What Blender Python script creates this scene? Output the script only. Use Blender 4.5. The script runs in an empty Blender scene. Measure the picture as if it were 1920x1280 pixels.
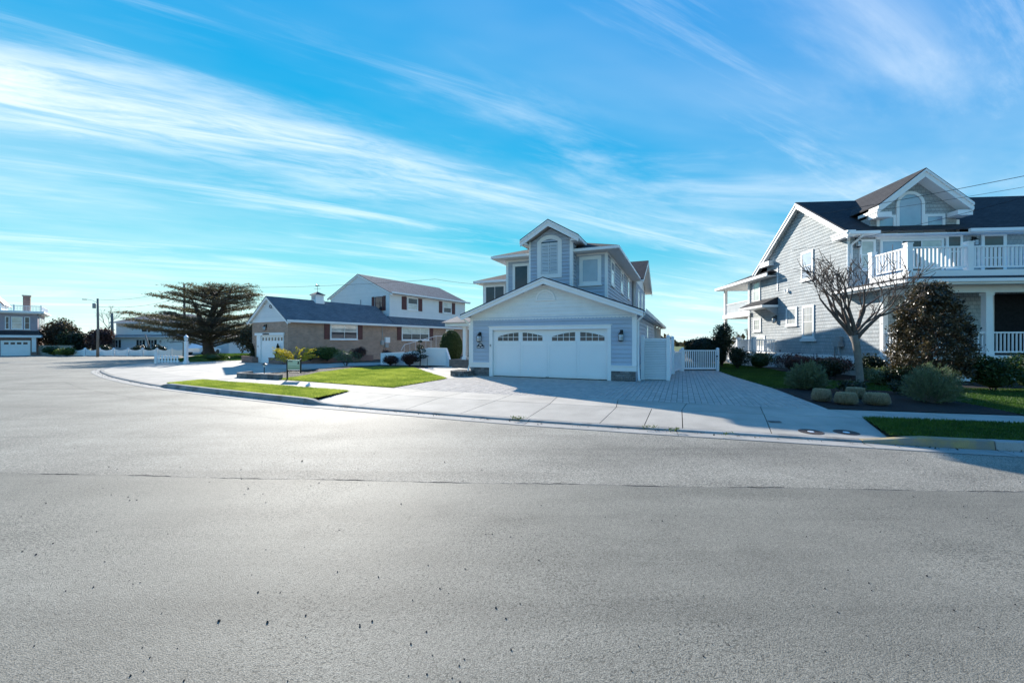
import bpy, math, random
import numpy as np
from mathutils import Vector, Matrix
R_ = math.radians
random.seed(7)
scene = bpy.context.scene
COL = scene.collection

# ------------------------------------------------------------------ camera
cam_d = bpy.data.cameras.new('camera'); cam_d.sensor_width = 36.0; cam_d.lens = 36.0 * 750 / 1920
cam_d.clip_start = 0.05; cam_d.clip_end = 3000
cam = bpy.data.objects.new('camera', cam_d); COL.objects.link(cam)
cam.location = (0, 0, 1.72); cam.rotation_euler = (R_(90), 0, 0)
scene.camera = cam
scene.view_settings.view_transform = 'Standard'; scene.view_settings.look = 'None'
scene.view_settings.gamma = 1.0; scene.view_settings.use_curve_mapping = False
scene.view_settings.exposure = 1.88

# ------------------------------------------------------------------ sun and sky
SUN_AZ, SUN_EL = R_(-23.5), R_(23.2)
sun_d = bpy.data.lights.new('sun', 'SUN'); sun_d.energy = 2.48; sun_d.angle = R_(0.53); sun_d.color = (1.0, 0.94, 0.85)
sun = bpy.data.objects.new('sun', sun_d); COL.objects.link(sun)
sun.location = (-20, 40, 30)
sun.rotation_euler = Vector((math.sin(SUN_AZ) * math.cos(SUN_EL), math.cos(SUN_AZ) * math.cos(SUN_EL), math.sin(SUN_EL))).to_track_quat('Z', 'Y').to_euler()

world = bpy.data.worlds.new('World'); scene.world = world; world.use_nodes = True
wt = world.node_tree; bg = wt.nodes['Background']; bg.inputs[1].default_value = 0.095
def wn(t, **k):
    n = wt.nodes.new(t)
    for a, b in k.items(): setattr(n, a, b)
    return n
def wmath(op, a, b=None, c=None, clamp=False):
    n = wn('ShaderNodeMath', operation=op, use_clamp=clamp)
    for i, v in enumerate((a, b, c)):
        if v is None: continue
        if isinstance(v, (int, float)): n.inputs[i].default_value = v
        else: wt.links.new(v, n.inputs[i])
    return n.outputs[0]
sky = wn('ShaderNodeTexSky', sky_type='NISHITA', sun_disc=False, sun_elevation=SUN_EL, sun_rotation=SUN_AZ, air_density=1.0, dust_density=0.0, ozone_density=2.5)
# grade the clear sky: deep azure overhead, pale cyan towards the horizon
ssep = wn('ShaderNodeSeparateColor'); wt.links.new(sky.outputs[0], ssep.inputs[0]); tint = wn('ShaderNodeCombineColor')
for i, (g_, e_) in enumerate(((0.016, 2.0), (0.64, 0.63), (2.15, 0.08))):
    wt.links.new(wmath('MULTIPLY', wmath('POWER', ssep.outputs[i], e_), g_), tint.inputs[i])
tc = wn('ShaderNodeTexCoord'); sep = wn('ShaderNodeSeparateXYZ'); wt.links.new(tc.outputs['Generated'], sep.inputs[0])
zc = wmath('MAXIMUM', sep.outputs[2], 0.0)
zz = wmath('ADD', zc, 0.06)
px = wmath('DIVIDE', sep.outputs[0], zz); py = wmath('DIVIDE', sep.outputs[1], zz)
# along / across the direction the cirrus streaks run
al = wmath('ADD', wmath('MULTIPLY', px, 0.89), wmath('MULTIPLY', py, 0.45))
ac = wmath('ADD', wmath('MULTIPLY', px, -0.45), wmath('MULTIPLY', py, 0.89))
def wnoise(sa, sc_, off, scale, detail, rough, dist):
    cv = wn('ShaderNodeCombineXYZ')
    wt.links.new(wmath('MULTIPLY', al, sa), cv.inputs[0]); wt.links.new(wmath('MULTIPLY', ac, sc_), cv.inputs[1]); cv.inputs[2].default_value = off
    n = wn('ShaderNodeTexNoise'); wt.links.new(cv.outputs[0], n.inputs['Vector'])
    n.inputs['Scale'].default_value = scale; n.inputs['Detail'].default_value = detail; n.inputs['Roughness'].default_value = rough; n.inputs['Distortion'].default_value = dist
    return n.outputs[0]
def wmap(v, a, b, c, d, smooth=True):
    n = wn('ShaderNodeMapRange', clamp=True)
    if smooth: n.interpolation_type = 'SMOOTHSTEP'
    wt.links.new(v, n.inputs[0])
    for i, x in enumerate((a, b, c, d)): n.inputs[i + 1].default_value = x
    return n.outputs[0]
warp = wnoise(0.55, 1.2, 11.7, 1.0, 5, 0.6, 0.3)
acw = wmath('ADD', ac, wmath('MULTIPLY', wmath('SUBTRACT', warp, 0.5), 1.1))
band = wmap(wmath('ABSOLUTE', wmath('SUBTRACT', acw, 2.12)), 0.0, 0.50, 1.0, 0.0)
fine = wnoise(0.8, 3.4, 7.7, 2.2, 8, 0.68, 0.8)
band = wmath('MULTIPLY', band, wmap(fine, 0.30, 0.66, 0.30, 1.0))
band = wmath('MULTIPLY', band, wmap(al, -2.6, 2.2, 1.0, 0.20))
w1 = wmap(wnoise(0.42, 1.1, 7.9, 1.0, 9, 0.60, 0.6), 0.48, 0.86, 0.0, 0.60)
w2 = wmap(wnoise(0.35, 2.6, 3.3, 0.9, 8, 0.66, 0.5), 0.50, 0.80, 0.0, 0.60)
veil = wmap(wnoise(0.25, 0.5, 14.1, 0.8, 6, 0.58, 0.3), 0.43, 0.86, 0.0, 0.42)
low = wmap(sep.outputs[2], 0.0, 0.28, 0.42, 0.0)
def screen(a, b): return wmath('SUBTRACT', 1.0, wmath('MULTIPLY', wmath('SUBTRACT', 1.0, a, clamp=True), wmath('SUBTRACT', 1.0, b, clamp=True)))
mask = screen(screen(screen(band, w1), screen(w2, veil)), low)
mask = wmath('MULTIPLY', mask, 0.93, clamp=True)
mx = wn('ShaderNodeMix', data_type='RGBA'); wt.links.new(mask, mx.inputs[0]); wt.links.new(tint.outputs[0], mx.inputs[6]); mx.inputs[7].default_value = (3.75, 3.85, 3.8, 1)
wt.links.new(mx.outputs[2], bg.inputs[0])

# ------------------------------------------------------------------ materials
def nodes_of(name):
    m = bpy.data.materials.new(name); m.use_nodes = True; nt = m.node_tree
    return m, nt, nt.nodes['Principled BSDF']
def N(nt, t, **k):
    n = nt.nodes.new(t)
    for a, b in k.items(): setattr(n, a, b)
    return n
def noise(nt, vec, scale, detail=4, rough=0.55, dist=0.0):
    n = N(nt, 'ShaderNodeTexNoise'); nt.links.new(vec, n.inputs['Vector'])
    n.inputs['Scale'].default_value = scale; n.inputs['Detail'].default_value = detail; n.inputs['Roughness'].default_value = rough; n.inputs['Distortion'].default_value = dist
    return n.outputs[0]
def mrange(nt, v, a, b, c, d):
    n = N(nt, 'ShaderNodeMapRange', clamp=True); nt.links.new(v, n.inputs[0])
    for i, x in enumerate((a, b, c, d)): n.inputs[i + 1].default_value = x
    return n.outputs[0]
def mathn(nt, op, a, b):
    n = N(nt, 'ShaderNodeMath', operation=op)
    for i, v in enumerate((a, b)):
        if isinstance(v, (int, float)): n.inputs[i].default_value = v
        else: nt.links.new(v, n.inputs[i])
    return n.outputs[0]
def mixc(nt, f, a, b, blend='MIX'):
    n = N(nt, 'ShaderNodeMix', data_type='RGBA', blend_type=blend)
    for i, v in ((0, f), (6, a), (7, b)):
        if isinstance(v, (int, float)): n.inputs[i].default_value = v
        elif isinstance(v, tuple): n.inputs[i].default_value = (*v, 1)
        else: nt.links.new(v, n.inputs[i])
    return n.outputs[2]
def bump(nt, bs, h, strength=0.3, dist=0.01):
    n = N(nt, 'ShaderNodeBump'); n.inputs['Strength'].default_value = strength; n.inputs['Distance'].default_value = dist
    nt.links.new(h, n.inputs['Height']); nt.links.new(n.outputs[0], bs.inputs['Normal'])
def ocoord(nt): return N(nt, 'ShaderNodeTexCoord').outputs['Object']
def spec(bs, v):
    bs.inputs['Specular IOR Level'].default_value = v
def mat(name, col, rough=0.6, var=0.12, scale=3.0, fine=60.0, bmp=0.15, bd=0.003, rnd=0.06, sp=0.4, metal=0.0, dirt=None):
    """painted / mineral surface: broad and fine tonal noise, a little per-object difference, fine relief"""
    m, nt, bs = nodes_of(name); oc = ocoord(nt)
    info = N(nt, 'ShaderNodeObjectInfo')
    n1 = noise(nt, oc, scale, 5); n2 = noise(nt, oc, fine, 3)
    k = mathn(nt, 'ADD', mrange(nt, n1, 0.25, 0.75, 1 - var, 1 + var * 0.6), mrange(nt, n2, 0.3, 0.7, -var * 0.5, var * 0.5))
    k = mathn(nt, 'MULTIPLY', k, mrange(nt, info.outputs['Random'], 0, 1, 1 - rnd, 1 + rnd))
    c = mixc(nt, 1.0, tuple(col), k, 'MULTIPLY')
    if dirt:
        d = mrange(nt, noise(nt, oc, dirt[1], 6, 0.65), dirt[2], dirt[2] + 0.2, 0, dirt[3])
        c = mixc(nt, d, c, tuple(dirt[0]))
    nt.links.new(c, bs.inputs['Base Color']); bs.inputs['Roughness'].default_value = rough; bs.inputs['Metallic'].default_value = metal
    spec(bs, sp)
    if bmp: bump(nt, bs, n2, bmp, bd)
    return m
def brickmat(name, c1, c2, mortar, bw, bh, ms, axis='xy', rough=0.85, bmp=0.5, bd=0.006, rnd=0.0, off=0.5, zs=1.0):
    m, nt, bs = nodes_of(name); oc = ocoord(nt)
    sp_ = N(nt, 'ShaderNodeSeparateXYZ'); nt.links.new(oc, sp_.inputs[0]); cv = N(nt, 'ShaderNodeCombineXYZ')
    u = {'xy': None, 'x': sp_.outputs[0], 'y': sp_.outputs[1]}[axis]
    if u is None: u = mathn(nt, 'ADD', sp_.outputs[0], sp_.outputs[1])
    nt.links.new(u, cv.inputs[0]); nt.links.new(mathn(nt, 'MULTIPLY', sp_.outputs[2], zs), cv.inputs[1])
    b = N(nt, 'ShaderNodeTexBrick'); nt.links.new(cv.outputs[0], b.inputs['Vector']); b.offset = off
    b.inputs['Color1'].default_value = (*c1, 1); b.inputs['Color2'].default_value = (*c2, 1); b.inputs['Mortar'].default_value = (*mortar, 1)
    b.inputs['Scale'].default_value = 1.0; b.inputs['Mortar Size'].default_value = ms; b.inputs['Brick Width'].default_value = bw; b.inputs['Row Height'].default_value = bh; b.inputs['Bias'].default_value = -0.1
    n1 = noise(nt, oc, 1.3, 5, 0.6); n2 = noise(nt, oc, 45, 3)
    k = mathn(nt, 'ADD', mrange(nt, n1, 0.25, 0.75, 0.82, 1.12), mrange(nt, n2, 0.3, 0.7, -0.12, 0.12))
    nt.links.new(mixc(nt, 1.0, b.outputs['Color'], k, 'MULTIPLY'), bs.inputs['Base Color'])
    bs.inputs['Roughness'].default_value = rough; spec(bs, 0.25)
    h = mathn(nt, 'ADD', mathn(nt, 'MULTIPLY', b.outputs['Fac'], -1.0), mathn(nt, 'MULTIPLY', n2, 0.3))
    bump(nt, bs, h, bmp, bd)
    return m
def glassmat(name, col, rough=0.03, var=0.5, ior=1.9):
    """a window pane: what hangs behind it, under a clear reflecting front"""
    m, nt, bs = nodes_of(name); oc = ocoord(nt)
    k = mrange(nt, noise(nt, oc, 1.1, 3), 0.3, 0.7, 1 - var, 1 + var)
    nt.links.new(mixc(nt, 1.0, tuple(col), k, 'MULTIPLY'), bs.inputs['Base Color'])
    bs.inputs['Roughness'].default_value = 0.5; spec(bs, 0.3)
    bs.inputs['Coat Weight'].default_value = 1.0; bs.inputs['Coat Roughness'].default_value = rough; bs.inputs['Coat IOR'].default_value = ior
    b = N(nt, 'ShaderNodeBump'); b.inputs['Strength'].default_value = 0.04; b.inputs['Distance'].default_value = 0.02
    nt.links.new(noise(nt, oc, 0.9, 1), b.inputs['Height']); nt.links.new(b.outputs[0], bs.inputs['Coat Normal'])
    return m
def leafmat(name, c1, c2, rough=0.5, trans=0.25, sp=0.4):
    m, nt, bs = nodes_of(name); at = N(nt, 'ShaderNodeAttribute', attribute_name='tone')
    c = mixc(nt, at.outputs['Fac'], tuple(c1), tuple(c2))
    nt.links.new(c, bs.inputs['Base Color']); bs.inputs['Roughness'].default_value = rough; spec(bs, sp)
    if trans:
        tr = N(nt, 'ShaderNodeBsdfTranslucent'); nt.links.new(mixc(nt, 1.0, c, (1.15, 1.2, 0.55), 'MULTIPLY'), tr.inputs[0])
        ms = N(nt, 'ShaderNodeMixShader'); ms.inputs[0].default_value = trans
        nt.links.new(bs.outputs[0], ms.inputs[1]); nt.links.new(tr.outputs[0], ms.inputs[2])
        nt.links.new(ms.outputs[0], nt.nodes['Material Output'].inputs[0])
    return m
def asphaltmat(name, dark, light, scale, bd, rough, sheen):
    m, nt, bs = nodes_of(name); oc = ocoord(nt)
    v = N(nt, 'ShaderNodeTexVoronoi'); nt.links.new(oc, v.inputs['Vector']); v.inputs['Scale'].default_value = scale; v.inputs['Randomness'].default_value = 1.0
    sepc = N(nt, 'ShaderNodeSeparateColor'); nt.links.new(v.outputs['Color'], sepc.inputs[0])
    stone = mrange(nt, sepc.outputs[0], 0.1, 0.95, 0.0, 1.0)
    pits = mrange(nt, v.outputs['Distance'], 0.35, 0.75, 1.0, 0.55)
    coarse = noise(nt, oc, scale * 0.22, 4, 0.65)
    c = mixc(nt, mathn(nt, 'MULTIPLY', stone, mrange(nt, coarse, 0.3, 0.65, 0.35, 1.0)), tuple(dark), tuple(light))
    c = mixc(nt, 1.0, c, pits, 'MULTIPLY')
    ravel = mrange(nt, noise(nt, oc, 0.5, 4, 0.6), 0.42, 0.66, -0.03, 0.075)
    hole = mrange(nt, mathn(nt, 'ADD', noise(nt, oc, scale * 0.42, 3, 0.7), ravel), 0.585, 0.64, 0.0, 0.72)
    c = mixc(nt, hole, c, tuple(x * 0.35 for x in dark))
    mp = N(nt, 'ShaderNodeMapping'); nt.links.new(oc, mp.inputs[0]); mp.inputs['Scale'].default_value = (0.18, 0.9, 1)
    mp.inputs['Rotation'].default_value = (0, 0, R_(6))
    big = noise(nt, mp.outputs[0], 1.0, 6, 0.6, 0.4); blot = noise(nt, oc, 0.55, 6, 0.62)
    k = mathn(nt, 'MULTIPLY', mrange(nt, big, 0.3, 0.7, 0.80, 1.18), mrange(nt, blot, 0.3, 0.7, 0.82, 1.14))
    stain = mrange(nt, noise(nt, oc, 0.9, 5, 0.6, 0.6), 0.60, 0.74, 1.0, 0.80); streak = N(nt, 'ShaderNodeMapping'); nt.links.new(oc, streak.inputs[0]); streak.inputs['Scale'].default_value = (0.06, 1.6, 1); streak.inputs['Rotation'].default_value = (0, 0, R_(9))
    lane = mrange(nt, noise(nt, streak.outputs[0], 1.0, 4, 0.6, 0.2), 0.52, 0.70, 1.0, 0.84)
    k = mathn(nt, 'MULTIPLY', k, mathn(nt, 'MULTIPLY', stain, lane))
    c = mixc(nt, 1.0, c, k, 'MULTIPLY')
    nt.links.new(c, bs.inputs['Base Color']); bs.inputs['Roughness'].default_value = rough; spec(bs, sheen)
    h = mathn(nt, 'ADD', mathn(nt, 'MULTIPLY', v.outputs['Distance'], -1.0), mathn(nt, 'MULTIPLY', coarse, 0.7))
    h = mathn(nt, 'SUBTRACT', h, mathn(nt, 'MULTIPLY', hole, 0.9))
    bump(nt, bs, h, 0.8, bd)
    return m
MT = dict(
    asphalt_old=asphaltmat('asphalt_old', (0.262, 0.240, 0.194), (0.50, 0.458, 0.375), 85, 0.0042, 0.75, 0.25),
    asphalt_new=asphaltmat('asphalt_new', (0.225, 0.208, 0.165), (0.355, 0.326, 0.262), 130, 0.0022, 0.72, 0.25),
    tar=mat('tar', (0.03, 0.03, 0.032), 1.0, 0.3, 8, sp=0.0),
    concrete=mat('concrete', (0.45, 0.405, 0.34), 0.85, 0.24, 1.1, 110, 0.35, 0.002, 0.05, 0.25, dirt=((0.26, 0.24, 0.21), 1.3, 0.58, 0.45)),
    gutter=mat('gutter', (0.38, 0.355, 0.315), 0.85, 0.2, 1.2, 90, 0.4, 0.003, 0.05, 0.25, dirt=((0.20, 0.18, 0.155), 2.3, 0.52, 0.6)),
    kerb=mat('kerb', (0.34, 0.325, 0.30), 0.88, 0.25, 1.7, 80, 0.5, 0.004, 0.08, 0.25, dirt=((0.12, 0.105, 0.09), 2.0, 0.46, 0.7)),
    kerb_yellow=mat('kerb_yellow', (0.40, 0.30, 0.14), 0.85, 0.25, 1.7, 80, 0.5, 0.004, 0.05, 0.25, dirt=((0.24, 0.22, 0.19), 3.0, 0.40, 0.95)),
    paver=mat('paver', (0.48, 0.425, 0.365), 0.9, 0.14, 5, 90, 0.4, 0.003, 0.10, 0.2),
    paver_sand=mat('paver_sand', (0.115, 0.108, 0.10), 0.95, 0.3, 6),
    soil=mat('soil', (0.10, 0.085, 0.06), 0.95, 0.3, 2, 40, 0.6, 0.01),
    turf=mat('turf', (0.08, 0.12, 0.028), 0.95, 0.3, 1.4, 60, 0.6, 0.01),
    mulch=mat('mulch', (0.013, 0.010, 0.009), 0.95, 0.5, 6, 50, 1.0, 0.02),
    white=mat('white_trim', (0.88, 0.87, 0.85), 0.5, 0.05, 1.5, 40, 0.05, 0.002, 0.03, 0.4),
    white_door=mat('white_door', (0.89, 0.88, 0.86), 0.42, 0.04, 1.0, 40, 0.03, 0.001, 0.02, 0.45),
    vinyl=mat('white_vinyl', (0.87, 0.87, 0.87), 0.38, 0.05, 2.0, 30, 0.04, 0.001, 0.03, 0.5),
    siding=mat('blue_grey_siding', (0.445, 0.505, 0.59), 0.62, 0.08, 1.2, 30, 0.12, 0.003, 0.05, 0.35),
    shingle_white=mat('white_shingle', (0.82, 0.82, 0.80), 0.6, 0.06, 3, 30, 0.1, 0.003, 0.03, 0.35),
    cedar=brickmat('grey_cedar_shingle', (0.46, 0.48, 0.48), (0.37, 0.405, 0.42), (0.17, 0.19, 0.20), 0.17, 0.175, 0.006, 'xy', 0.75, 0.35, 0.004),
    siding_white=mat('white_lap_siding', (0.78, 0.78, 0.77), 0.6, 0.05, 1.2, 30, 0.1, 0.002, 0.03),
    brick=brickmat('brown_brick', (0.46, 0.27, 0.185), (0.29, 0.17, 0.12), (0.50, 0.43, 0.36), 0.215, 0.075, 0.010),
    brick_red=brickmat('red_brick', (0.25, 0.12, 0.09), (0.17, 0.08, 0.06), (0.32, 0.29, 0.26), 0.215, 0.075, 0.010),
    stone=mat('ledge_stone', (0.20, 0.19, 0.185), 0.9, 0.35, 7, 60, 0.8, 0.008, 0.35, 0.2),
    roof_x=brickmat('roof_shingle_x', (0.062, 0.060, 0.064), (0.040, 0.040, 0.044), (0.018, 0.018, 0.020), 0.30, 0.07, 0.008, 'x', 0.92, 0.6, 0.006),
    roof_y=brickmat('roof_shingle_y', (0.062, 0.060, 0.064), (0.040, 0.040, 0.044), (0.018, 0.018, 0.020), 0.30, 0.07, 0.008, 'y', 0.92, 0.6, 0.006),
    roof_grey=brickmat('grey_roof_shingle', (0.20, 0.205, 0.215), (0.15, 0.153, 0.163), (0.08, 0.08, 0.086), 0.30, 0.075, 0.008, 'y', 0.92, 0.5, 0.006),
    glass_dark=glassmat('window_glass', (0.018, 0.026, 0.040), ior=1.5),
    glass_blind=glassmat('window_blind', (0.27, 0.36, 0.46), 0.03, 0.15),
    glass_curtain=glassmat('window_curtain', (0.46, 0.47, 0.44), 0.03, 0.35),
    shutter_slat=mat('shutter_slat', (0.62, 0.66, 0.68), 0.5, 0.05, 3),
    burgundy=mat('burgundy_shutter', (0.105, 0.03, 0.032), 0.5, 0.15, 3, 60, 0.1),
    black=mat('black_metal', (0.014, 0.014, 0.016), 0.4, 0.2, 5, 60, 0.1),
    black_green=mat('dark_green_shutter', (0.012, 0.02, 0.018), 0.5, 0.2, 5),
    lamp_glass=mat('lamp_glass', (0.62, 0.66, 0.68), 0.12, 0.1, 5, 40, 0, 0.001, 0, 0.8),
    navy=mat('navy_plaque', (0.012, 0.02, 0.045), 0.4, 0.1, 5),
    grey_metal=mat('grey_metal', (0.34, 0.35, 0.35), 0.45, 0.15, 4, 60, 0.05, 0.001, 0.05, 0.5),
    rust=mat('rusty_iron', (0.075, 0.052, 0.045), 0.8, 0.4, 9, 90, 0.5, 0.003),
    pole_wood=mat('weathered_pole', (0.24, 0.205, 0.18), 0.9, 0.3, 4, 60, 0.5, 0.006),
    bark=mat('grey_bark', (0.21, 0.185, 0.16), 0.9, 0.28, 5, 50, 0.6, 0.006),
    bark_twig=mat('brown_twig_bark', (0.135, 0.10, 0.082), 0.9, 0.25, 6, 50, 0.4, 0.004),
    bark_dark=mat('dark_bark', (0.085, 0.064, 0.055), 0.95, 0.35, 4, 40, 0.7, 0.01),
    wire=mat('wire_black', (0.012, 0.012, 0.013), 0.5, 0.1),
    mauve=mat('mauve_shingle', (0.40, 0.33, 0.36), 0.75, 0.15, 2, 25, 0.4, 0.006),
    sign_pale=mat('pale_green_panel', (0.50, 0.60, 0.42), 0.5, 0.08, 4),
    chim=brickmat('chimney_brick', (0.33, 0.16, 0.125), (0.25, 0.115, 0.09), (0.36, 0.32, 0.29), 0.215, 0.075, 0.010),
    wood_step=mat('brown_step_stone', (0.20, 0.155, 0.13), 0.85, 0.25, 4, 60, 0.4, 0.004),
    bag=mat('white_plastic_bag', (0.80, 0.80, 0.80), 0.35, 0.05, 8, 60, 0.3, 0.004),
    red_fur=mat('tan_fur', (0.32, 0.14, 0.06), 0.9, 0.2, 9),
    leaf_holly=leafmat('holly_leaf', (0.030, 0.028, 0.016), (0.17, 0.12, 0.065), 0.36, 0.14, 0.5),
    leaf_sage=leafmat('sage_leaf', (0.075, 0.105, 0.055), (0.19, 0.225, 0.135), 0.6, 0.22, 0.3),
    leaf_dark=leafmat('dark_evergreen_leaf', (0.010, 0.020, 0.011), (0.034, 0.052, 0.022), 0.5, 0.12, 0.35),
    leaf_box=leafmat('boxwood_leaf', (0.018, 0.042, 0.012), (0.055, 0.095, 0.026), 0.5, 0.2, 0.35),
    leaf_red=leafmat('reddish_leaf', (0.045, 0.022, 0.022), (0.115, 0.055, 0.045), 0.55, 0.2, 0.3),
    leaf_green=leafmat('green_leaf', (0.045, 0.080, 0.018), (0.13, 0.175, 0.04), 0.55, 0.3, 0.3),
    leaf_yellow=leafmat('forsythia_bloom', (0.42, 0.31, 0.03), (0.72, 0.58, 0.09), 0.6, 0.35, 0.2),
    leaf_cedar=leafmat('cedar_needle', (0.060, 0.062, 0.040), (0.19, 0.145, 0.105), 0.6, 0.3, 0.25),
    leaf_brown=leafmat('brown_twig_leaf', (0.045, 0.032, 0.022), (0.10, 0.075, 0.045), 0.65, 0.2, 0.25),
    straw=leafmat('straw_blade', (0.27, 0.225, 0.16), (0.56, 0.49, 0.38), 0.75, 0.2, 0.2),
    grass=leafmat('sunlit_grass_blade', (0.15, 0.215, 0.05), (0.42, 0.45, 0.15), 0.55, 0.5, 0.3),  # yellow-green turf, sunlit brightness put into the blade colour
    grass_shade=leafmat('shade_green_grass_blade', (0.030, 0.080, 0.018), (0.085, 0.150, 0.030), 0.55, 0.4, 0.3),  # deep green turf, darkness of the shaded side put into the colour
)

# ------------------------------------------------------------------ mesh helpers
def tag(o, label=None, cat=None, group=None, kind=None):
    if label: o['label'] = label
    if cat: o['category'] = cat
    if group: o['group'] = group
    if kind: o['kind'] = kind
    return o
def empty(name, loc=(0, 0, 0), rz=0.0, parent=None):
    o = bpy.data.objects.new(name, None); COL.objects.link(o); o.location = loc; o.rotation_euler = (0, 0, rz); o.parent = parent
    o.empty_display_size = 0.2
    return o
def link(name, me, parent=None, loc=None):
    o = bpy.data.objects.new(name, me); COL.objects.link(o); o.parent = parent
    if loc is not None: o.location = loc
    return o
def copy_tree(o, parent=None):
    c = o.copy(); COL.objects.link(c); c.parent = parent
    for ch in o.children: copy_tree(ch, c)
    return c
class MB:
    def __init__(s): s.v = []; s.f = []; s.cut = []
    def add(s, v, f):
        n = len(s.v); s.cut.append((n, len(s.f))); s.v += [tuple(p) for p in v]; s.f += [tuple(i + n for i in q) for q in f]; return s
    def box(s, x0, x1, y0, y1, z0, z1):
        return s.add([(x0, y0, z0), (x1, y0, z0), (x1, y1, z0), (x0, y1, z0), (x0, y0, z1), (x1, y0, z1), (x1, y1, z1), (x0, y1, z1)],
                     [(3, 2, 1, 0), (4, 5, 6, 7), (0, 1, 5, 4), (1, 2, 6, 5), (2, 3, 7, 6), (3, 0, 4, 7)])
    def loft(s, a, b, caps=True):
        n = len(a); f = [(i, (i + 1) % n, n + (i + 1) % n, n + i) for i in range(n)]
        if caps: f += [tuple(range(n - 1, -1, -1)), tuple(range(n, 2 * n))]
        return s.add(list(a) + list(b), f)
    def prism(s, poly, axis, a, b):
        m = {'y': lambda p, t: (p[0], t, p[1]), 'x': lambda p, t: (t, p[0], p[1]), 'z': lambda p, t: (p[0], p[1], t)}[axis]
        return s.loft([m(p, a) for p in poly], [m(p, b) for p in poly])
    def tube(s, pts, rad, n=8, cap=True):
        s.cut.append((len(s.v), len(s.f)))
        pts = [Vector(p) for p in pts]; k = len(pts)
        if isinstance(rad, (int, float)): rad = [rad] * k
        rings = []; ref = None
        for i in range(k):
            d = (pts[min(i + 1, k - 1)] - pts[max(i - 1, 0)]); d = d.normalized() if d.length > 1e-9 else Vector((0, 0, 1))
            if ref is None: ref = d.orthogonal().normalized()
            ref = (ref - d * ref.dot(d)); ref = ref.normalized() if ref.length > 1e-6 else d.orthogonal().normalized()
            b = d.cross(ref)
            rings.append([pts[i] + (ref * math.cos(2 * math.pi * j / n) + b * math.sin(2 * math.pi * j / n)) * rad[i] for j in range(n)])
        base = len(s.v); s.v += [tuple(p) for r in rings for p in r]
        for i in range(k - 1):
            for j in range(n): s.f.append((base + i * n + j, base + i * n + (j + 1) % n, base + (i + 1) * n + (j + 1) % n, base + (i + 1) * n + j))
        if cap:
            s.f.append(tuple(base + j for j in range(n - 1, -1, -1))); s.f.append(tuple(base + (k - 1) * n + j for j in range(n)))
        return s
    def lathe(s, prof, n=16, c=(0, 0, 0), sx=1.0, sy=1.0):
        s.cut.append((len(s.v), len(s.f)))
        base = len(s.v)
        for r, z in prof:
            for j in range(n): s.v.append((c[0] + r * sx * math.cos(2 * math.pi * j / n), c[1] + r * sy * math.sin(2 * math.pi * j / n), c[2] + z))
        k = len(prof)
        for i in range(k - 1):
            for j in range(n): s.f.append((base + i * n + j, base + i * n + (j + 1) % n, base + (i + 1) * n + (j + 1) % n, base + (i + 1) * n + j))
        s.f.append(tuple(base + j for j in range(n - 1, -1, -1))); s.f.append(tuple(base + (k - 1) * n + j for j in range(n)))
        return s
    def mesh(s, m, smooth=False):
        me = bpy.data.meshes.new('mesh'); me.from_pydata(s.v, [], s.f); me.materials.append(MT[m] if isinstance(m, str) else m)
        if smooth: me.polygons.foreach_set('use_smooth', [True] * len(me.polygons))
        return me
    def build(s, name, m, parent=None, smooth=False, loc=None):
        return link(name, s.mesh(m, smooth), parent, loc)
def _build_each(s, name, m, parent=None):
    first = None; ends = s.cut[1:] + [(len(s.v), len(s.f))]
    for (v0, f0), (v1, f1) in zip(s.cut, ends):
        b = MB(); b.v = s.v[v0:v1]; b.f = [tuple(i - v0 for i in q) for q in s.f[f0:f1]]; o = b.build(name, m, parent); first = first or o
    return first
MB.build_each = _build_each
def np_mesh(verts, nper, m, tone=None):
    """verts (F, nper, 3): loose faces with nper corners each"""
    F = verts.shape[0]; me = bpy.data.meshes.new('mesh')
    me.vertices.add(F * nper); me.vertices.foreach_set('co', verts.reshape(-1).astype(np.float32))
    me.loops.add(F * nper); me.loops.foreach_set('vertex_index', np.arange(F * nper, dtype=np.int32))
    me.polygons.add(F); me.polygons.foreach_set('loop_start', np.arange(0, F * nper, nper, dtype=np.int32))
    try: me.polygons.foreach_set('loop_total', np.full(F, nper, dtype=np.int32))
    except Exception: pass
    if tone is not None:
        at = me.attributes.new('tone', 'FLOAT', 'POINT'); at.data.foreach_set('value', np.repeat(tone, nper).astype(np.float32))
    me.update(calc_edges=True); me.materials.append(MT[m]); return me
def leaves(rng, pts, size, m, asp=0.5, up=0.35, tone=None, jit=0.35, dirs=None):
    n = len(pts); d = rng.normal(size=(n, 3)) if dirs is None else dirs + rng.normal(size=(n, 3)) * 0.35
    d /= np.linalg.norm(d, axis=1)[:, None] + 1e-9
    nn = rng.normal(size=(n, 3)); nn[:, 2] += up * 2; w = np.cross(d, nn); w /= np.linalg.norm(w, axis=1)[:, None] + 1e-9
    L = size * (1 + jit * rng.normal(size=(n, 1))).clip(0.4, 1.9); W = L * asp
    v = np.stack([pts - d * L * 0.5, pts + w * W * 0.5, pts + d * L * 0.5, pts - w * W * 0.5], axis=1)
    if tone is None: tone = rng.random(n)
    return np_mesh(v, 4, m, tone.clip(0, 1))
def ico(rng, c, r, n, squash=(1, 1, 1), shell=0.6):
    p = rng.normal(size=(n, 3)); p /= np.linalg.norm(p, axis=1)[:, None]
    rr = shell + (1 - shell) * rng.random((n, 1)) ** 0.5
    return np.array(c) + p * rr * r * np.array(squash)
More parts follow.
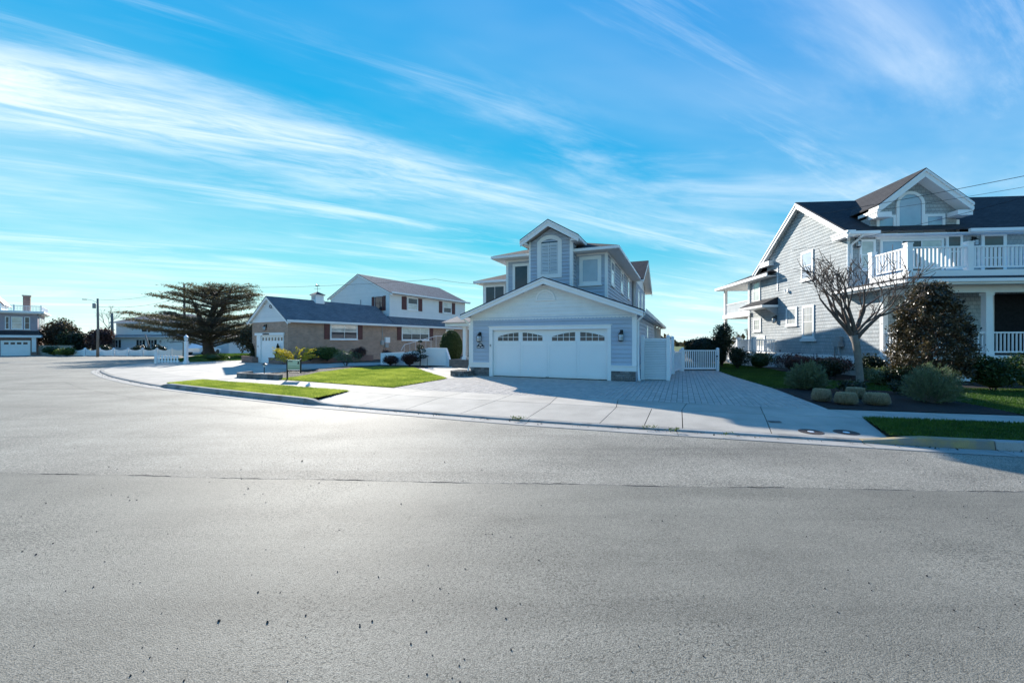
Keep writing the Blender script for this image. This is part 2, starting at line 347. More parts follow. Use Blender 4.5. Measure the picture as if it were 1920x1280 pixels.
# ------------------------------------------------------------------ wall faces: (s along, d outwards, z)
class Face:
    def __init__(s, kind, const): s.k = kind; s.c = const
    def pt(s, a, d, z):
        return {'y-': (a, s.c - d, z), 'y+': (a, s.c + d, z), 'x+': (s.c + d, a, z), 'x-': (s.c - d, a, z)}[s.k]
    def box(s, mb, s0, s1, d0, d1, z0, z1):
        p, q = s.pt(s0, d0, z0), s.pt(s1, d1, z1)
        return mb.box(min(p[0], q[0]), max(p[0], q[0]), min(p[1], q[1]), max(p[1], q[1]), z0, z1)
    def prism(s, mb, poly, d0, d1):
        return mb.loft([s.pt(a, d0, z) for a, z in poly], [s.pt(a, d1, z) for a, z in poly])
def clip_z(poly, z0, z1):
    def half(P, zc, keep_above):
        out = []
        for i in range(len(P)):
            a, b = P[i], P[(i + 1) % len(P)]; ia = (a[1] >= zc) == keep_above or a[1] == zc; ib = (b[1] >= zc) == keep_above or b[1] == zc
            if ia: out.append(a)
            if ia != ib:
                t = (zc - a[1]) / (b[1] - a[1]); out.append((a[0] + (b[0] - a[0]) * t, zc))
        return out
    P = half(poly, z0, True)
    return half(P, z1, False) if len(P) > 2 else []
def siding(face, wall, poly, course, m, name='siding_board', thick=0.036, thin=0.012, d0=0.0, gap=0.016):
    z0, z1 = min(p[1] for p in poly), max(p[1] for p in poly); z = z0; out = []
    while z < z1 - 0.015:
        P = clip_z(poly, z, min(z + course - gap, z1))
        if len(P) > 2:
            mb = MB(); dd = lambda q: d0 + thick + (thin - thick) * (q[1] - z) / course
            mb.loft([face.pt(a, d0, b) for a, b in P], [face.pt(q[0], dd(q), q[1]) for q in P])
            out.append(mb.build(name, m, wall))
        z += course
    return out
def band(p0, p1, w):
    """a sloping board below the segment p0-p1, w deep measured downwards"""
    return [p0, p1, (p1[0], p1[1] - w), (p0[0], p0[1] - w)]
def window(house, face, s0, s1, z0, z1, glass='glass_dark', cas=0.11, cols=1, rows=2, d=0.018, trim='white', munt=0, sill=True, head=0.0, proud=0.045):
    w = MB()
    face.box(w, s0, s0 + cas, d, d + proud, z0, z1); face.box(w, s1 - cas, s1, d, d + proud, z0, z1)
    face.box(w, s0 + cas, s1 - cas, d, d + proud, z0, z0 + cas); face.box(w, s0 + cas, s1 - cas, d, d + proud, z1 - cas, z1)
    if head: face.box(w, s0 - 0.05, s1 + 0.05, d, d + proud + 0.03, z1, z1 + head)
    o = w.build('window', trim, house)
    if sill:
        t = MB(); face.box(t, s0 - 0.04, s1 + 0.04, d, d + proud + 0.035, z0 - 0.055, z0); t.build('sill', trim, o)
    a, b, e, g = s0 + cas, s1 - cas, z0 + cas, z1 - cas
    pw = (b - a) / cols; ph = (g - e) / rows; bar = 0.035
    for i in range(cols):
        for j in range(rows):
            t = MB(); face.box(t, a + i * pw + (bar / 2 if i else 0.0), a + (i + 1) * pw - (bar / 2 if i < cols - 1 else 0), d, d + 0.024 + 0.006 * j, e + j * ph + (bar / 2 if j else 0), e + (j + 1) * ph - (bar / 2 if j < rows - 1 else 0))
            t.build('pane', glass[(i + j * cols) % len(glass)] if isinstance(glass, list) else glass, o)
    t = MB(); n = 0
    for i in range(1, cols): face.box(t, a + i * pw - bar / 2, a + i * pw + bar / 2, d, d + 0.040, e, g); n += 1
    for j in range(1, rows): face.box(t, a, b, d, d + 0.037, e + j * ph - bar / 2, e + j * ph + bar / 2); n += 1
    if munt:
        for j in range(rows):
            if munt == 3 and j == 0: continue
            for i in range(cols):
                for k in (1, 2):
                    x = a + i * pw + pw * k / 3; face.box(t, x - 0.009, x + 0.009, d, d + 0.034, e + j * ph, e + (j + 1) * ph)
                zz_ = e + (j + 0.5) * ph; face.box(t, a + i * pw, a + (i + 1) * pw, d, d + 0.0335, zz_ - 0.009, zz_ + 0.009); n += 1
    if n: t.build('sash_bar', trim, o)
    return o
def shutter(house, face, s0, s1, z0, z1, m='burgundy', d=0.0):
    w = MB(); face.box(w, s0, s1, d, d + 0.03, z0, z1); o = w.build('shutter', m, house)
    t = MB(); n = max(4, int((z1 - z0) / 0.09))
    for i in range(n):
        a = z0 + 0.06 + (z1 - z0 - 0.12) * i / n; face.box(t, s0 + 0.05, s1 - 0.05, d + 0.03, d + 0.042, a, a + 0.05)
    t.build('louver', m, o); return o
def seg_clip(subject, rect):
    """Sutherland-Hodgman: polygon clipped by a convex counter-clockwise polygon"""
    out = subject
    for i in range(len(rect)):
        a, b = rect[i], rect[(i + 1) % len(rect)]; inp = out; out = []
        side = lambda p: (b[0] - a[0]) * (p[1] - a[1]) - (b[1] - a[1]) * (p[0] - a[0])
        for j in range(len(inp)):
            p, q = inp[j], inp[(j + 1) % len(inp)]; sp_, sq = side(p), side(q)
            if sp_ >= 0: out.append(p)
            if (sp_ >= 0) != (sq >= 0):
                t = sp_ / (sp_ - sq); out.append((p[0] + (q[0] - p[0]) * t, p[1] + (q[1] - p[1]) * t))
        if len(out) < 3: return []
    return out
def area(P): return 0.5 * sum(P[i][0] * P[(i + 1) % len(P)][1] - P[(i + 1) % len(P)][0] * P[i][1] for i in range(len(P)))
def inside(P, x, y):
    c = False
    for i in range(len(P)):
        (x0, y0), (x1, y1) = P[i], P[(i + 1) % len(P)]
        if (y0 > y) != (y1 > y) and x < (x1 - x0) * (y - y0) / (y1 - y0) + x0: c = not c
    return c

# ================================================================== the ground, the road, the pavements
def smooth_line(pts, step=0.35):
    P = [Vector((*p, 0)) for p in pts]; P = [P[0] * 2 - P[1]] + P + [P[-1] * 2 - P[-2]]; out = []
    for i in range(1, len(P) - 2):
        a, b, c, d = P[i - 1:i + 3]; n = max(2, int((c - b).length / step))
        for k in range(n):
            t = k / n
            out.append(0.5 * ((2 * b) + (c - a) * t + (2 * a - 5 * b + 4 * c - d) * t * t + (3 * b - a - 3 * c + d) * t ** 3))
    out.append(P[-2]); return out
GUT = smooth_line([(-39.5, 52), (-37, 45.5), (-34, 40.5), (-31, 35.5), (-29, 31.2), (-27.2, 27), (-24.4, 23.1), (-20.6, 19.75), (-18.2, 17.92), (-15.9, 16.3), (-14.0, 15.05), (-12.0, 13.9), (-9.35, 12.45), (-6.4, 10.9), (-4.88, 10.16), (-0.67, 8.43), (1.92, 7.52), (4.34, 6.78), (6.13, 6.24), (7.52, 5.87), (12, 4.85), (20, 3.3), (40, -0.2)])
NRM = []
for i in range(len(GUT)):
    d = (GUT[min(i + 1, len(GUT) - 1)] - GUT[max(i - 1, 0)]).normalized(); NRM.append(Vector((-d.y, d.x, 0)))
def off(i, o): return GUT[i] + NRM[i] * o
def sst(a, b, x):
    t = min(1, max(0, (x - a) / (b - a))); return t * t * (3 - 2 * t)
def kerb_top(x):
    if x < -10: return 0.045 + 0.105 * sst(-13.7, -13.1, x)
    if x < 0: return 0.15 - 0.105 * sst(-5.9, -5.2, x)
    return 0.045 + 0.105 * sst(5.75, 6.7, x)
def strip(name, o0, o1, z0, z1, m, i0=0, i1=None, parent=None, thick=0.0):
    i1 = len(GUT) - 1 if i1 is None else i1; mb = MB(); v = []; f = []
    g = lambda z, i: z(GUT[i].x) if callable(z) else z
    for i in range(i0, i1 + 1):
        a, b = off(i, o0), off(i, o1); v += [(a.x, a.y, g(z0, i)), (b.x, b.y, g(z1, i))]
    for k in range(i1 - i0): f.append((2 * k, 2 * k + 2, 2 * k + 3, 2 * k + 1))
    mb.add(v, f); return mb.build(name, m, parent)
def sheet(name, poly, z, m, parent=None, kind='structure'):
    o = MB().add([(x, y, z) for x, y in poly], [tuple(range(len(poly)))]).build(name, m, parent)
    if kind: o['kind'] = kind
    return o
sheet('ground', [(-900, -500), (900, -500), (900, 1200), (-900, 1200)], -0.06, 'turf')
road = sheet('road', [(-110, -60), (70, -60), (70, 70), (-110, 70)], 0.0, 'asphalt_old')
# the camera's side of the road is a later, finer and darker surfacing with a ragged, cracked seam
rng = random.Random(3); seam = []
ctl = [(-40, 7.1), (-14, 5.62), (-6.69, 5.22), (-2.94, 5.02), (2.13, 4.71), (5.86, 4.57), (14, 4.2), (45, 2.6)]
def seam_y(x):
    for (x0, y0), (x1, y1) in zip(ctl, ctl[1:]):
        if x0 <= x <= x1: return y0 + (y1 - y0) * (x - x0) / (x1 - x0)
    return ctl[-1][1]
x = -40.0
while x < 45:
    seam.append((x, seam_y(x) + rng.uniform(-0.008, 0.008) + 0.012 * math.sin(x * 2.3) + 0.02 * math.sin(x * 0.6))); x += 0.07 if abs(x) < 9 else 0.6
sheet('resurfaced_lane', seam + [(45, -60), (-40, -60)], 0.004, 'asphalt_new', road, None)
mb = MB(); wv = [max(0.0012, 0.005 + 0.006 * math.sin(i * 0.35) + rng.uniform(-0.005, 0.006)) for i in range(len(seam))]
mb.add([p for (x, y), w in zip(seam, wv) for p in ((x, y - w * 0.4, 0.007), (x, y + w, 0.007))], [(2 * i, 2 * i + 2, 2 * i + 3, 2 * i + 1) for i in range(len(seam) - 1)])
mb.build('seam_crack', 'tar', road)
# an older hairline seam that runs parallel to the gutter
for o_, a_, b_, wd in ((-1.25, -19, -4.5, 0.010), (-4.2, -60, -18, 0.02)):
    ii = [i for i in range(len(GUT)) if a_ < GUT[i].x < b_]; mb = MB(); v = []
    for i in ii:
        w = wd * rng.uniform(0.2, 1.0); o2 = o_ + 0.03 * math.sin(i * 0.4) + rng.uniform(-0.012, 0.012); p, q = off(i, o2), off(i, o2 - w); v += [(p.x, p.y, 0.006), (q.x, q.y, 0.006)]
    mb.add(v, [(2 * k, 2 * k + 2, 2 * k + 3, 2 * k + 1) for k in range(len(ii) - 1)]).build('hairline_crack', 'tar', road)

# gutter pans and kerb, cast in lengths
kerb = tag(empty('kerb'), kind='structure')
idx = [i for i in range(len(GUT)) if -36 < GUT[i].x < 34]
cuts = [idx[0]]; acc = 0.0
stops = [-13.3, -9.6, -5.35, -2.6, 0.12, 3.02, 5.72, 7.45, 10.6, 14, 18, 23, 28]
for s_ in [-33, -30.5, -28, -25.5, -22.8, -20, -17, -15.1] + stops: cuts.append(min(idx, key=lambda i: abs(GUT[i].x - s_)))
cuts.append(idx[-1])
for a, b in zip(cuts, cuts[1:]):
    if b - a < 2: continue
    # pan: thin dished slab
    mb = MB(); v = []
    for k, i in enumerate(range(a, b + 1)):
        e = 0.006 if i == a else (-0.006 if i == b else 0); sh = Vector((-NRM[i].y * -e, NRM[i].x * -e, 0)) if e else Vector()
        for o_, z_ in ((0.09, 0.006), (0.11, 0.012), (0.32, 0.004), (0.425, 0.010)):
            p = off(i, o_) + sh; v.append((p.x, p.y, z_))
    mb.add(v, [(4 * k + j, 4 * (k + 1) + j, 4 * (k + 1) + j + 1, 4 * k + j + 1) for k in range(b - a) for j in range(3)])
    mb.build('gutter_pan', 'gutter', kerb)
    mb = MB(); v = []
    for k, i in enumerate(range(a, b + 1)):
        e = 0.008 if i == a else (-0.008 if i == b else 0); sh = Vector((NRM[i].y, -NRM[i].x, 0)) * e
        zt = kerb_top(GUT[i].x)
        for o_, z_ in ((0.440, -0.01), (0.452, zt * 0.45), (0.462, zt - 0.018), (0.48, zt - 0.003), (0.51, zt), (0.60, zt), (0.605, -0.01)):
            p = off(i, o_) + sh; v.append((p.x, p.y, z_))
    mb.add(v, [(7 * k + j, 7 * (k + 1) + j, 7 * (k + 1) + j + 1, 7 * k + j + 1) for k in range(b - a) for j in range(6)] + [tuple(range(6, -1, -1)), tuple(7 * (b - a) + j for j in range(7))])
    xm = GUT[(a + b) // 2].x
    o = mb.build('kerb_length', 'kerb_yellow' if 5.7 < xm < 7.4 else 'kerb', kerb)
    if 5.7 < xm < 7.4: o['label'] = 'worn yellow paint on the kerb end'
# dark open joint between pan and kerb
strip('kerb_joint', 0.423, 0.45, 0.002, 0.002, 'tar', idx[0], idx[-1], kerb)

SWB = smooth_line([(-13.2, 18.3), (-12.26, 17.65), (-9.6, 16.62), (-7.29, 15.45), (-4.14, 13.79), (-0.97, 12.42), (1.34, 11.60), (4.58, 10.40), (6.15, 9.88), (7.53, 9.45), (8.99, 9.08), (11.05, 8.6), (20, 6.7), (40, 3.0)], 0.25)
SWF = smooth_line([(-13.9, 17.3), (-12.9, 16.65), (-9.6, 15.0), (-7.3, 13.93), (-5.25, 12.85), (-2.71, 11.72), (-0.88, 10.98), (4.28, 9.20), (7.34, 8.36), (10.11, 7.72), (20, 5.65), (40, 1.95)], 0.25)
def y_on(L, x):
    for a, b in zip(L, L[1:]):
        if a.x <= x <= b.x: return a.y + (b.y - a.y) * (x - a.x) / (b.x - a.x + 1e-9)
    return (L[0] if x < L[0].x else L[-1]).y
def kback(x):   # back of the kerb as a function of x
    best = min(range(len(GUT)), key=lambda i: abs(off(i, 0.605).x - x)); p = off(best, 0.605)
    j = min(best + 1, len(GUT) - 1); q = off(j, 0.605)
    return p.y + (q.y - p.y) * (x - p.x) / (q.x - p.x + 1e-9)
def slab_quad(name, x00, x01, x10, x11, lo, hi, zlo, zhi, parent, gap=0.008, m='concrete', th=0.09):
    """slab between two rising lines: x00..x01 on the lower line, x10..x11 on the upper one"""
    n = 8; mb = MB(); top = []; g = gap
    A = [(x00 + g + (x01 - x00 - 2 * g) * k / n) for k in range(n + 1)]; Bx = [(x10 + g + (x11 - x10 - 2 * g) * k / n) for k in range(n + 1)]
    lowl = [(a, lo(a) + g, zlo) for a in A]; upl = [(b, hi(b) - g, zhi) for b in Bx]
    v = []
    for p, q in zip(lowl, upl): v += [p, (p[0] + (q[0] - p[0]) * 0.5, p[1] + (q[1] - p[1]) * 0.5, (p[2] + q[2]) / 2), q]
    f = [(3 * k + j, 3 * k + 3 + j, 3 * k + 4 + j, 3 * k + 1 + j) for k in range(n) for j in range(2)]
    ring = [3 * k for k in range(n + 1)] + [3 * n + 1] + [3 * k + 2 for k in range(n, -1, -1)] + [1]
    nb = len(v); v += [(v[i][0], v[i][1], v[i][2] - th) for i in ring]
    f += [(ring[i], nb + i, nb + (i + 1) % len(ring), ring[(i + 1) % len(ring)]) for i in range(len(ring))]
    return mb.add(v, f).build(name, m, parent)
side = tag(empty('sidewalk'), kind='structure')
fB = lambda x: y_on(SWB, x); fF = lambda x: y_on(SWF, x)
jf = [-12.6, -10.4, -8.6, -6.9, -5.30, -3.45, -2.05, -0.45, 0.98, 2.55, 3.95, 5.55, 7.30, 8.9, 10.5, 12.1, 13.8, 15.5, 17.3, 19.2, 21.2, 23.5, 26]
jb = [-11.9, -9.8, -7.9, -6.2, -4.45, -2.9, -1.5, 0.0, 1.32, 2.92, 4.55, 6.13, 7.52, 9.3, 11.0, 12.7, 14.4, 16.1, 17.9, 19.8, 21.8, 24.1, 26.6]
for k in range(len(jf) - 1):
    slab_quad('slab', jf[k], jf[k + 1], jb[k], jb[k + 1], fF, fB, 0.12, 0.12, side)
apron = tag(empty('driveway_apron'), kind='structure')
ja = [-5.58, -4.0, -2.62, -1.2, 0.32, 1.80, 2.62, 3.30, 4.74, 6.44]
jt = [-5.22, -3.45, -2.05, -0.45, 0.98, 2.55, 3.32, 3.95, 5.55, 7.34]
for k in range(len(ja) - 1):
    slab_quad('slab', ja[k], ja[k + 1], jt[k], jt[k + 1], kback, fF, 0.047, 0.118, apron)
sheet('joint_sand', [(-5.5, kback(-5.5) - 0.02), (6.2, kback(6.2) - 0.02)][0:1] + [(x / 2, kback(x / 2)) for x in range(-11, 13)] + [(x / 2, fB(x / 2)) for x in range(15, -26, -1)], 0.03, 'tar', apron, None)
# covers let into the apron, and a small dark repair patch
def cover(x, y, z, slope, label, tone):
    t = tag(empty('cleanout_cover', (x, y, z)), label, 'utility cover', 'covers in the driveway apron'); t.rotation_euler = (slope, 0, R_(-16))
    MB().lathe([(0.195, -0.004), (0.197, 0.002), (0.192, 0.004), (0.155, 0.004), (0.15, 0.002)], 28).build('ring', tone, t)
    MB().lathe([(0.148, -0.004), (0.148, 0.003), (0.09, 0.004), (0.02, 0.0035)], 28).build('lid', 'rust', t)
    MB().lathe([(0.052, 0.0), (0.052, 0.006), (0.045, 0.008), (0.01, 0.008)], 20).build('cap', 'white', t)
    return t
cover(5.50, 7.36, 0.0605, R_(2.3), 'rusty round utility cover with a white centre cap, nearer the driveway slab joint', 'rust')
cover(6.10, 7.30, 0.062, R_(2.3), 'rusty round utility cover with a white centre cap, nearer the yellow kerb end', 'rust')
t = tag(MB().box(-0.11, 0.11, -0.07, 0.07, 0, 0.006).build('valve_box_lid', 'grey_metal', None, loc=(5.33, 8.12, 0.098)), 'small dark rectangular valve lid set in the sidewalk beside a joint', 'valve lid'); t.rotation_euler = (0, 0, R_(-17))
t.data.materials[0] = MT['stone']

# yard base (bare soil, mostly covered) and the paved and planted areas on it
yard_edge = [(p.x, p.y) for p in SWB if p.x > -12.2]
left_edge = [(off(i, 2.3).x, off(i, 2.3).y) for i in range(len(GUT)) if off(i, 2.3).x < -13.0]
sheet('yard_ground', left_edge + yard_edge + [(40, 70), (-39, 70)], 0.085, 'soil')
# concrete drive of the brick house: sloping edge strip and flat field
n_l = [i for i in range(len(GUT)) if off(i, 2.3).x < -13.0]
bd = strip('brick_house_driveway', 0.605, 2.3, lambda x: kerb_top(x) + 0.002, 0.1165, 'concrete', 30, n_l[-1] + 3); bd['kind'] = 'structure'
conc = [(off(i, 2.28).x, off(i, 2.28).y) for i in n_l if off(i, 2.28).y < 33.5]
conc += [(-13.55, 17.42), (-12.55, 16.75), (-12.0, 17.55), (-12.3, 18.6), (-12.0, 20.2), (-11.6, 22.2), (-9.9, 25.6), (-9.0, 27.9), (-8.9, 31), (-15.9, 28.5), (-20.2, 31.1), (-22.6, 34.2), (-24.9, 31.0), (-26.4, 31.6)]
cf = MB().add([(x, y, 0.117) for x, y in conc], [tuple(range(len(conc)))]).build('field', 'concrete', bd)
# walk between the lawn and the garage
sheet('garden_walk', [(-2.76, 17.30), (-5.6, 23.6), (-4.3, 26.3), (-3.5, 26.5), (-1.7, 22.8), (-1.95, 18.9), (-1.9, 18.5)], 0.119, 'concrete')
for mm in ('asphalt_old',): pass

# block-paved driveway in front of the grey-blue house
DR = [(-4.10, 13.80), (-2.74, 17.28), (-1.94, 18.62), (-1.94, 18.89), (4.90, 15.99), (7.4, 22.0), (11.25, 22.0), (9.95, 17.65), (8.92, 13.64), (7.50, 9.47)] + [(x / 4, fB(x / 4) + 0.006) for x in range(29, -17, -1)]
drive = tag(empty('paved_driveway', (-1.94, 18.9, 0.0), R_(-23)), kind='structure')
ca, sa = math.cos(R_(23)), math.sin(R_(23))
def toM(x, y): dx, dy = x + 1.94, y - 18.9; return (dx * ca - dy * sa, dx * sa + dy * ca)
DL = [toM(*p) for p in DR]
if area(DL) < 0: DL = DL[::-1]
MB().add([(x, y, 0.098) for x, y in DL], [tuple(range(len(DL)))]).build('bedding_sand', 'paver_sand', drive)
pw, pl = 0.15, 0.225; pav = []; xs = [p[0] for p in DL]; ys = [p[1] for p in DL]; rng = random.Random(5)
i = 0; X = min(xs) - pw
while X < max(xs):
    Y = min(ys) - pl + (pl / 2 if i % 2 else 0.0)
    while Y < max(ys):
        g = 0.0045; P = seg_clip(DL, [(X + g, Y + g), (X + pw - g, Y + g), (X + pw - g, Y + pl - g), (X + g, Y + pl - g)])
        if len(P) > 2 and abs(area(P)) > 0.002:
            cx = sum(p[0] for p in P) / len(P); cy = sum(p[1] for p in P) / len(P)
            wx, wy = -1.94 + cx * ca + cy * sa, 18.9 - cx * sa + cy * ca
            pav.append((math.hypot(wx, wy), P, cx, cy))
        Y += pl
    X += pw; i += 1
pav.sort(key=lambda t: t[0])
def paver(mb, P, cx, cy, o=(0, 0)):
    z = 0.120 + rng.uniform(-0.0025, 0.0025); tx, ty = rng.uniform(-0.006, 0.006), rng.uniform(-0.006, 0.006)
    b = []; t = []
    for x, y in P:
        b.append((x - o[0], y - o[1], z - 0.006)); k = 1 - 0.008 / max(0.05, math.hypot(x - cx, y - cy)); xx, yy = cx + (x - cx) * k, cy + (y - cy) * k
        t.append((xx - o[0], yy - o[1], z + (x - cx) * tx + (y - cy) * ty))
    lo_ = [(x, y, 0.095) for x, y, _ in b]
    n = len(P); mb.add(lo_ + b + t, [(i, (i + 1) % n, n + (i + 1) % n, n + i) for i in range(n)] + [(n + i, n + (i + 1) % n, 2 * n + (i + 1) % n, 2 * n + i) for i in range(n)] + [tuple(range(2 * n, 3 * n))])
for d_, P, cx, cy in pav[:300]:
    mb = MB(); paver(mb, P, cx, cy, (cx, cy)); mb.build('paver', 'paver', drive, loc=(cx, cy, 0))
rest = [MB(), MB(), MB()]
for d_, P, cx, cy in pav[300:]: paver(rng.choice(rest), P, cx, cy)
al_ = MB()
for r_ in rest: al_.add(r_.v, r_.f)
far = al_.build('far_pavers', 'paver', drive); far['kind'] = 'stuff'
m2, m3 = MT['paver'].copy(), MT['paver'].copy()
for mm, kx in ((m2, 0.92), (m3, 1.06)):
    for nd in mm.node_tree.nodes:
        if nd.type == 'MIX' and nd.blend_type == 'MULTIPLY':
            c = nd.inputs[6].default_value; nd.inputs[6].default_value = (c[0] * kx, c[1] * kx, c[2] * kx, 1)
    far.data.materials.append(mm)
n0, n1 = len(rest[0].f), len(rest[1].f)
far.data.polygons.foreach_set('material_index', [0] * n0 + [1] * n1 + [2] * (len(al_.f) - n0 - n1))

# lawns and beds
LAWN = [(-9.9, 16.9), (-9.55, 16.68), (-7.29, 15.50), (-4.17, 13.86), (-2.84, 17.22), (-5.65, 23.55), (-6.6, 24.9), (-8.3, 25.2), (-9.5, 23.6), (-9.8, 20.4), (-9.55, 17.9)]
VERGE_L = [(-13.1, kback(-13.1))] + [(-13.05, 15.6), (-12.85, 16.6)] + [(x / 2, fF(x / 2) - 0.012) for x in range(-25, -10)] + [(-5.26, fF(-5.26) - 0.012)] + [(-5.60, kback(-5.60) + 0.02)] + [(x / 2, kback(x / 2) + 0.015) for x in range(-12, -27, -1)]
VERGE_R = [(6.46, kback(6.46) + 0.02), (7.36, fF(7.36) - 0.012)] + [(x, fF(x) - 0.012) for x in range(8, 27)] + [(x, kback(x) + 0.015) for x in range(26, 6, -1)]
LAWN_R = [(8.98, 13.64), (9.98, 17.6), (11.5, 22.6), (13.2, 29), (15.6, 29), (15.2, 24), (13.6, 19.2), (13.0, 16.4), (15.5, 13.6), (24, 11.5), (26, 7), (11.2, 8.75), (11.5, 9.6), (11.9, 10.9), (12.2, 12.8), (10.9, 13.5)]
LAWN_T = [(-28.2, 31.4), (-26.4, 31.55), (-24.9, 30.95), (-22.7, 34.2), (-20.5, 31.9), (-17.5, 40), (-12, 52), (-37.5, 52), (-36.2, 46.3), (-33.4, 41.4), (-30.6, 36.3)]
MULCH_R = [(8.93, 13.60), (7.52, 9.50)] + [(x / 2, fB(x / 2) + 0.02) for x in range(15, 23)] + [(11.5, 9.6), (11.9, 10.9), (12.2, 12.8), (10.9, 13.5)]
BED_F = [(13.0, 16.4), (13.6, 19.2), (14.6, 22.3), (16.4, 22.3), (15.9, 17.2), (15.7, 15.8), (24, 14.9), (24, 11.5), (15.5, 13.6)]
BED_L = [(-12.2, 17.85), (-9.9, 16.95), (-9.55, 17.9), (-9.8, 20.4), (-9.5, 23.6), (-8.3, 25.2), (-6.6, 24.9), (-5.65, 23.6), (-4.35, 26.2), (-8.85, 27.2), (-10.6, 25.4), (-11.7, 22.4), (-12.3, 20.0)]
sheet('front_lawn', LAWN, 0.127, 'turf'); sheet('grass_verge', VERGE_L, 0.128, 'turf'); sheet('grass_verge', VERGE_R, 0.128, 'turf')
sheet('side_lawn', LAWN_R, 0.121, 'turf'); sheet('tree_lawn', LAWN_T, 0.125, 'turf')
for nm, P in (('mulch_bed', MULCH_R), ('foundation_bed', BED_F), ('mulch_bed', BED_L)):
    # gently mounded bed
    n = len(P); cx = sum(p[0] for p in P) / n; cy = sum(p[1] for p in P) / n
    o = sheet(nm, P, 0.132, 'mulch')
def grass(name, P, z, dens, h, seed, label, m='grass'):
    ar = 1 if area(P) > 0 else -1; Q = []
    for i in range(len(P)):
        a, b = P[i - 1], P[(i + 1) % len(P)]; tx, ty = b[0] - a[0], b[1] - a[1]; tl = math.hypot(tx, ty) + 1e-9; Q.append((P[i][0] + ar * ty / tl * 0.03, P[i][1] - ar * tx / tl * 0.03))
    P = Q
    r = np.random.default_rng(seed); xs = [p[0] for p in P]; ys = [p[1] for p in P]
    n = int((max(xs) - min(xs)) * (max(ys) - min(ys)) * dens); q = np.stack([r.uniform(min(xs), max(xs), n), r.uniform(min(ys), max(ys), n)], 1)
    c = np.zeros(n, bool); PP = np.array(P)
    for i in range(len(P)):
        (x0, y0), (x1, y1) = PP[i], PP[(i + 1) % len(P)]
        m_ = ((y0 > q[:, 1]) != (y1 > q[:, 1])) & (q[:, 0] < (x1 - x0) * (q[:, 1] - y0) / (y1 - y0 + 1e-12) + x0); c ^= m_
    q = q[c]; n = len(q); patch = 0.5 + 0.25 * np.sin(q[:, 0] * 1.9 + 0.7 * np.sin(q[:, 1] * 1.3)) + 0.25 * np.sin(q[:, 1] * 2.6 + np.sin(q[:, 0] * 2.2))
    a = r.uniform(0, 2 * np.pi, n); hh = h * r.uniform(0.55, 1.25, n) * (0.75 + 0.5 * patch); lean = r.uniform(0.1, 0.8, n); b = r.uniform(0, 2 * np.pi, n); w = 0.007 * r.uniform(0.7, 1.6, n)
    B0 = np.stack([q[:, 0] - np.cos(a) * w, q[:, 1] - np.sin(a) * w, np.full(n, z - 0.004)], 1); B1 = np.stack([q[:, 0] + np.cos(a) * w, q[:, 1] + np.sin(a) * w, np.full(n, z - 0.004)], 1)
    T = np.stack([q[:, 0] + np.cos(b) * hh * lean, q[:, 1] + np.sin(b) * hh * lean, z + hh], 1)
    o = link(name, np_mesh(np.stack([B0, B1, T], 1), 3, m, (0.05 + 0.75 * patch + r.normal(size=n) * 0.28 + 0.25 * np.sin(q[:, 0] * 7.1 + 3 * np.sin(q[:, 1] * 5.3))).clip(0, 1)))
    tag(o, label, 'grass', kind='stuff')
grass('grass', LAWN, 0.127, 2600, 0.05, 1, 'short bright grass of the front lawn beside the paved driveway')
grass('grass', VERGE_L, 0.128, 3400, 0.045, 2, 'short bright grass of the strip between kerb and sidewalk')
grass('grass', VERGE_R, 0.128, 2600, 0.05, 3, 'dark shaded grass of the strip behind the yellow kerb end', 'grass_shade')
grass('grass', LAWN_R, 0.121, 1300, 0.05, 4, 'dark shaded lawn beside the grey shingled house', 'grass_shade')
grass('grass', LAWN_T, 0.125, 260, 0.08, 5, 'shaded grass under the spreading cedar tree', 'grass_shade')
# loose grit lying on the road
r = np.random.default_rng(11); mb = MB()
for i in range(230):
    Y = 1.95 + 6.0 * r.random() ** 1.5; X = r.uniform(-1.35, 1.35) * Y
    if Y > seam_y(X) + 1.6: continue
    s = 0.0028 + 0.0035 * r.random() + (0.005 * r.random() if r.random() < 0.15 else 0); a = r.uniform(0, 6.28)
    v = []
    for k in range(6):
        th = a + k * math.pi / 3 + r.uniform(-0.3, 0.3); v.append((X + s * math.cos(th) * r.uniform(0.7, 1.3), Y + s * math.sin(th) * r.uniform(0.7, 1.3), 0.004))
    top = [(X + (p[0] - X) * 0.6, Y + (p[1] - Y) * 0.6, 0.004 + s * r.uniform(0.9, 1.5)) for p in v]
    mb.loft(v, top)
tag(mb.build('loose_gravel', mat('grit', (0.045, 0.042, 0.042), 0.8, 0.5, 30, 200, 0.4)), 'small dark stones lying loose on the road', 'gravel', kind='stuff')
# weeds in the kerb joints
for k, (x, y, n, s) in enumerate([(0.12, 8.62, 60, 0.06), (2.66, 7.75, 40, 0.05), (3.05, 7.52, 50, 0.05), (3.9, 7.22, 25, 0.035)]):
    rg = np.random.default_rng(40 + k); pts = np.stack([rg.normal(x, 0.09, n), rg.normal(y, 0.02, n), rg.uniform(0.05, 0.05 + s, n)], 1)
    o = link('weed', leaves(rg, pts, 0.055, 'leaf_green', 0.22, 0.1)); tag(o, ['largest green weed tuft growing in the kerb joint left of centre', 'weed tuft in the kerb joint below the half slab', 'flat weed tuft just right of the half slab joint', 'faint low weed sprig in the kerb joint left of the round covers'][k], 'weed', 'weeds along the kerb')

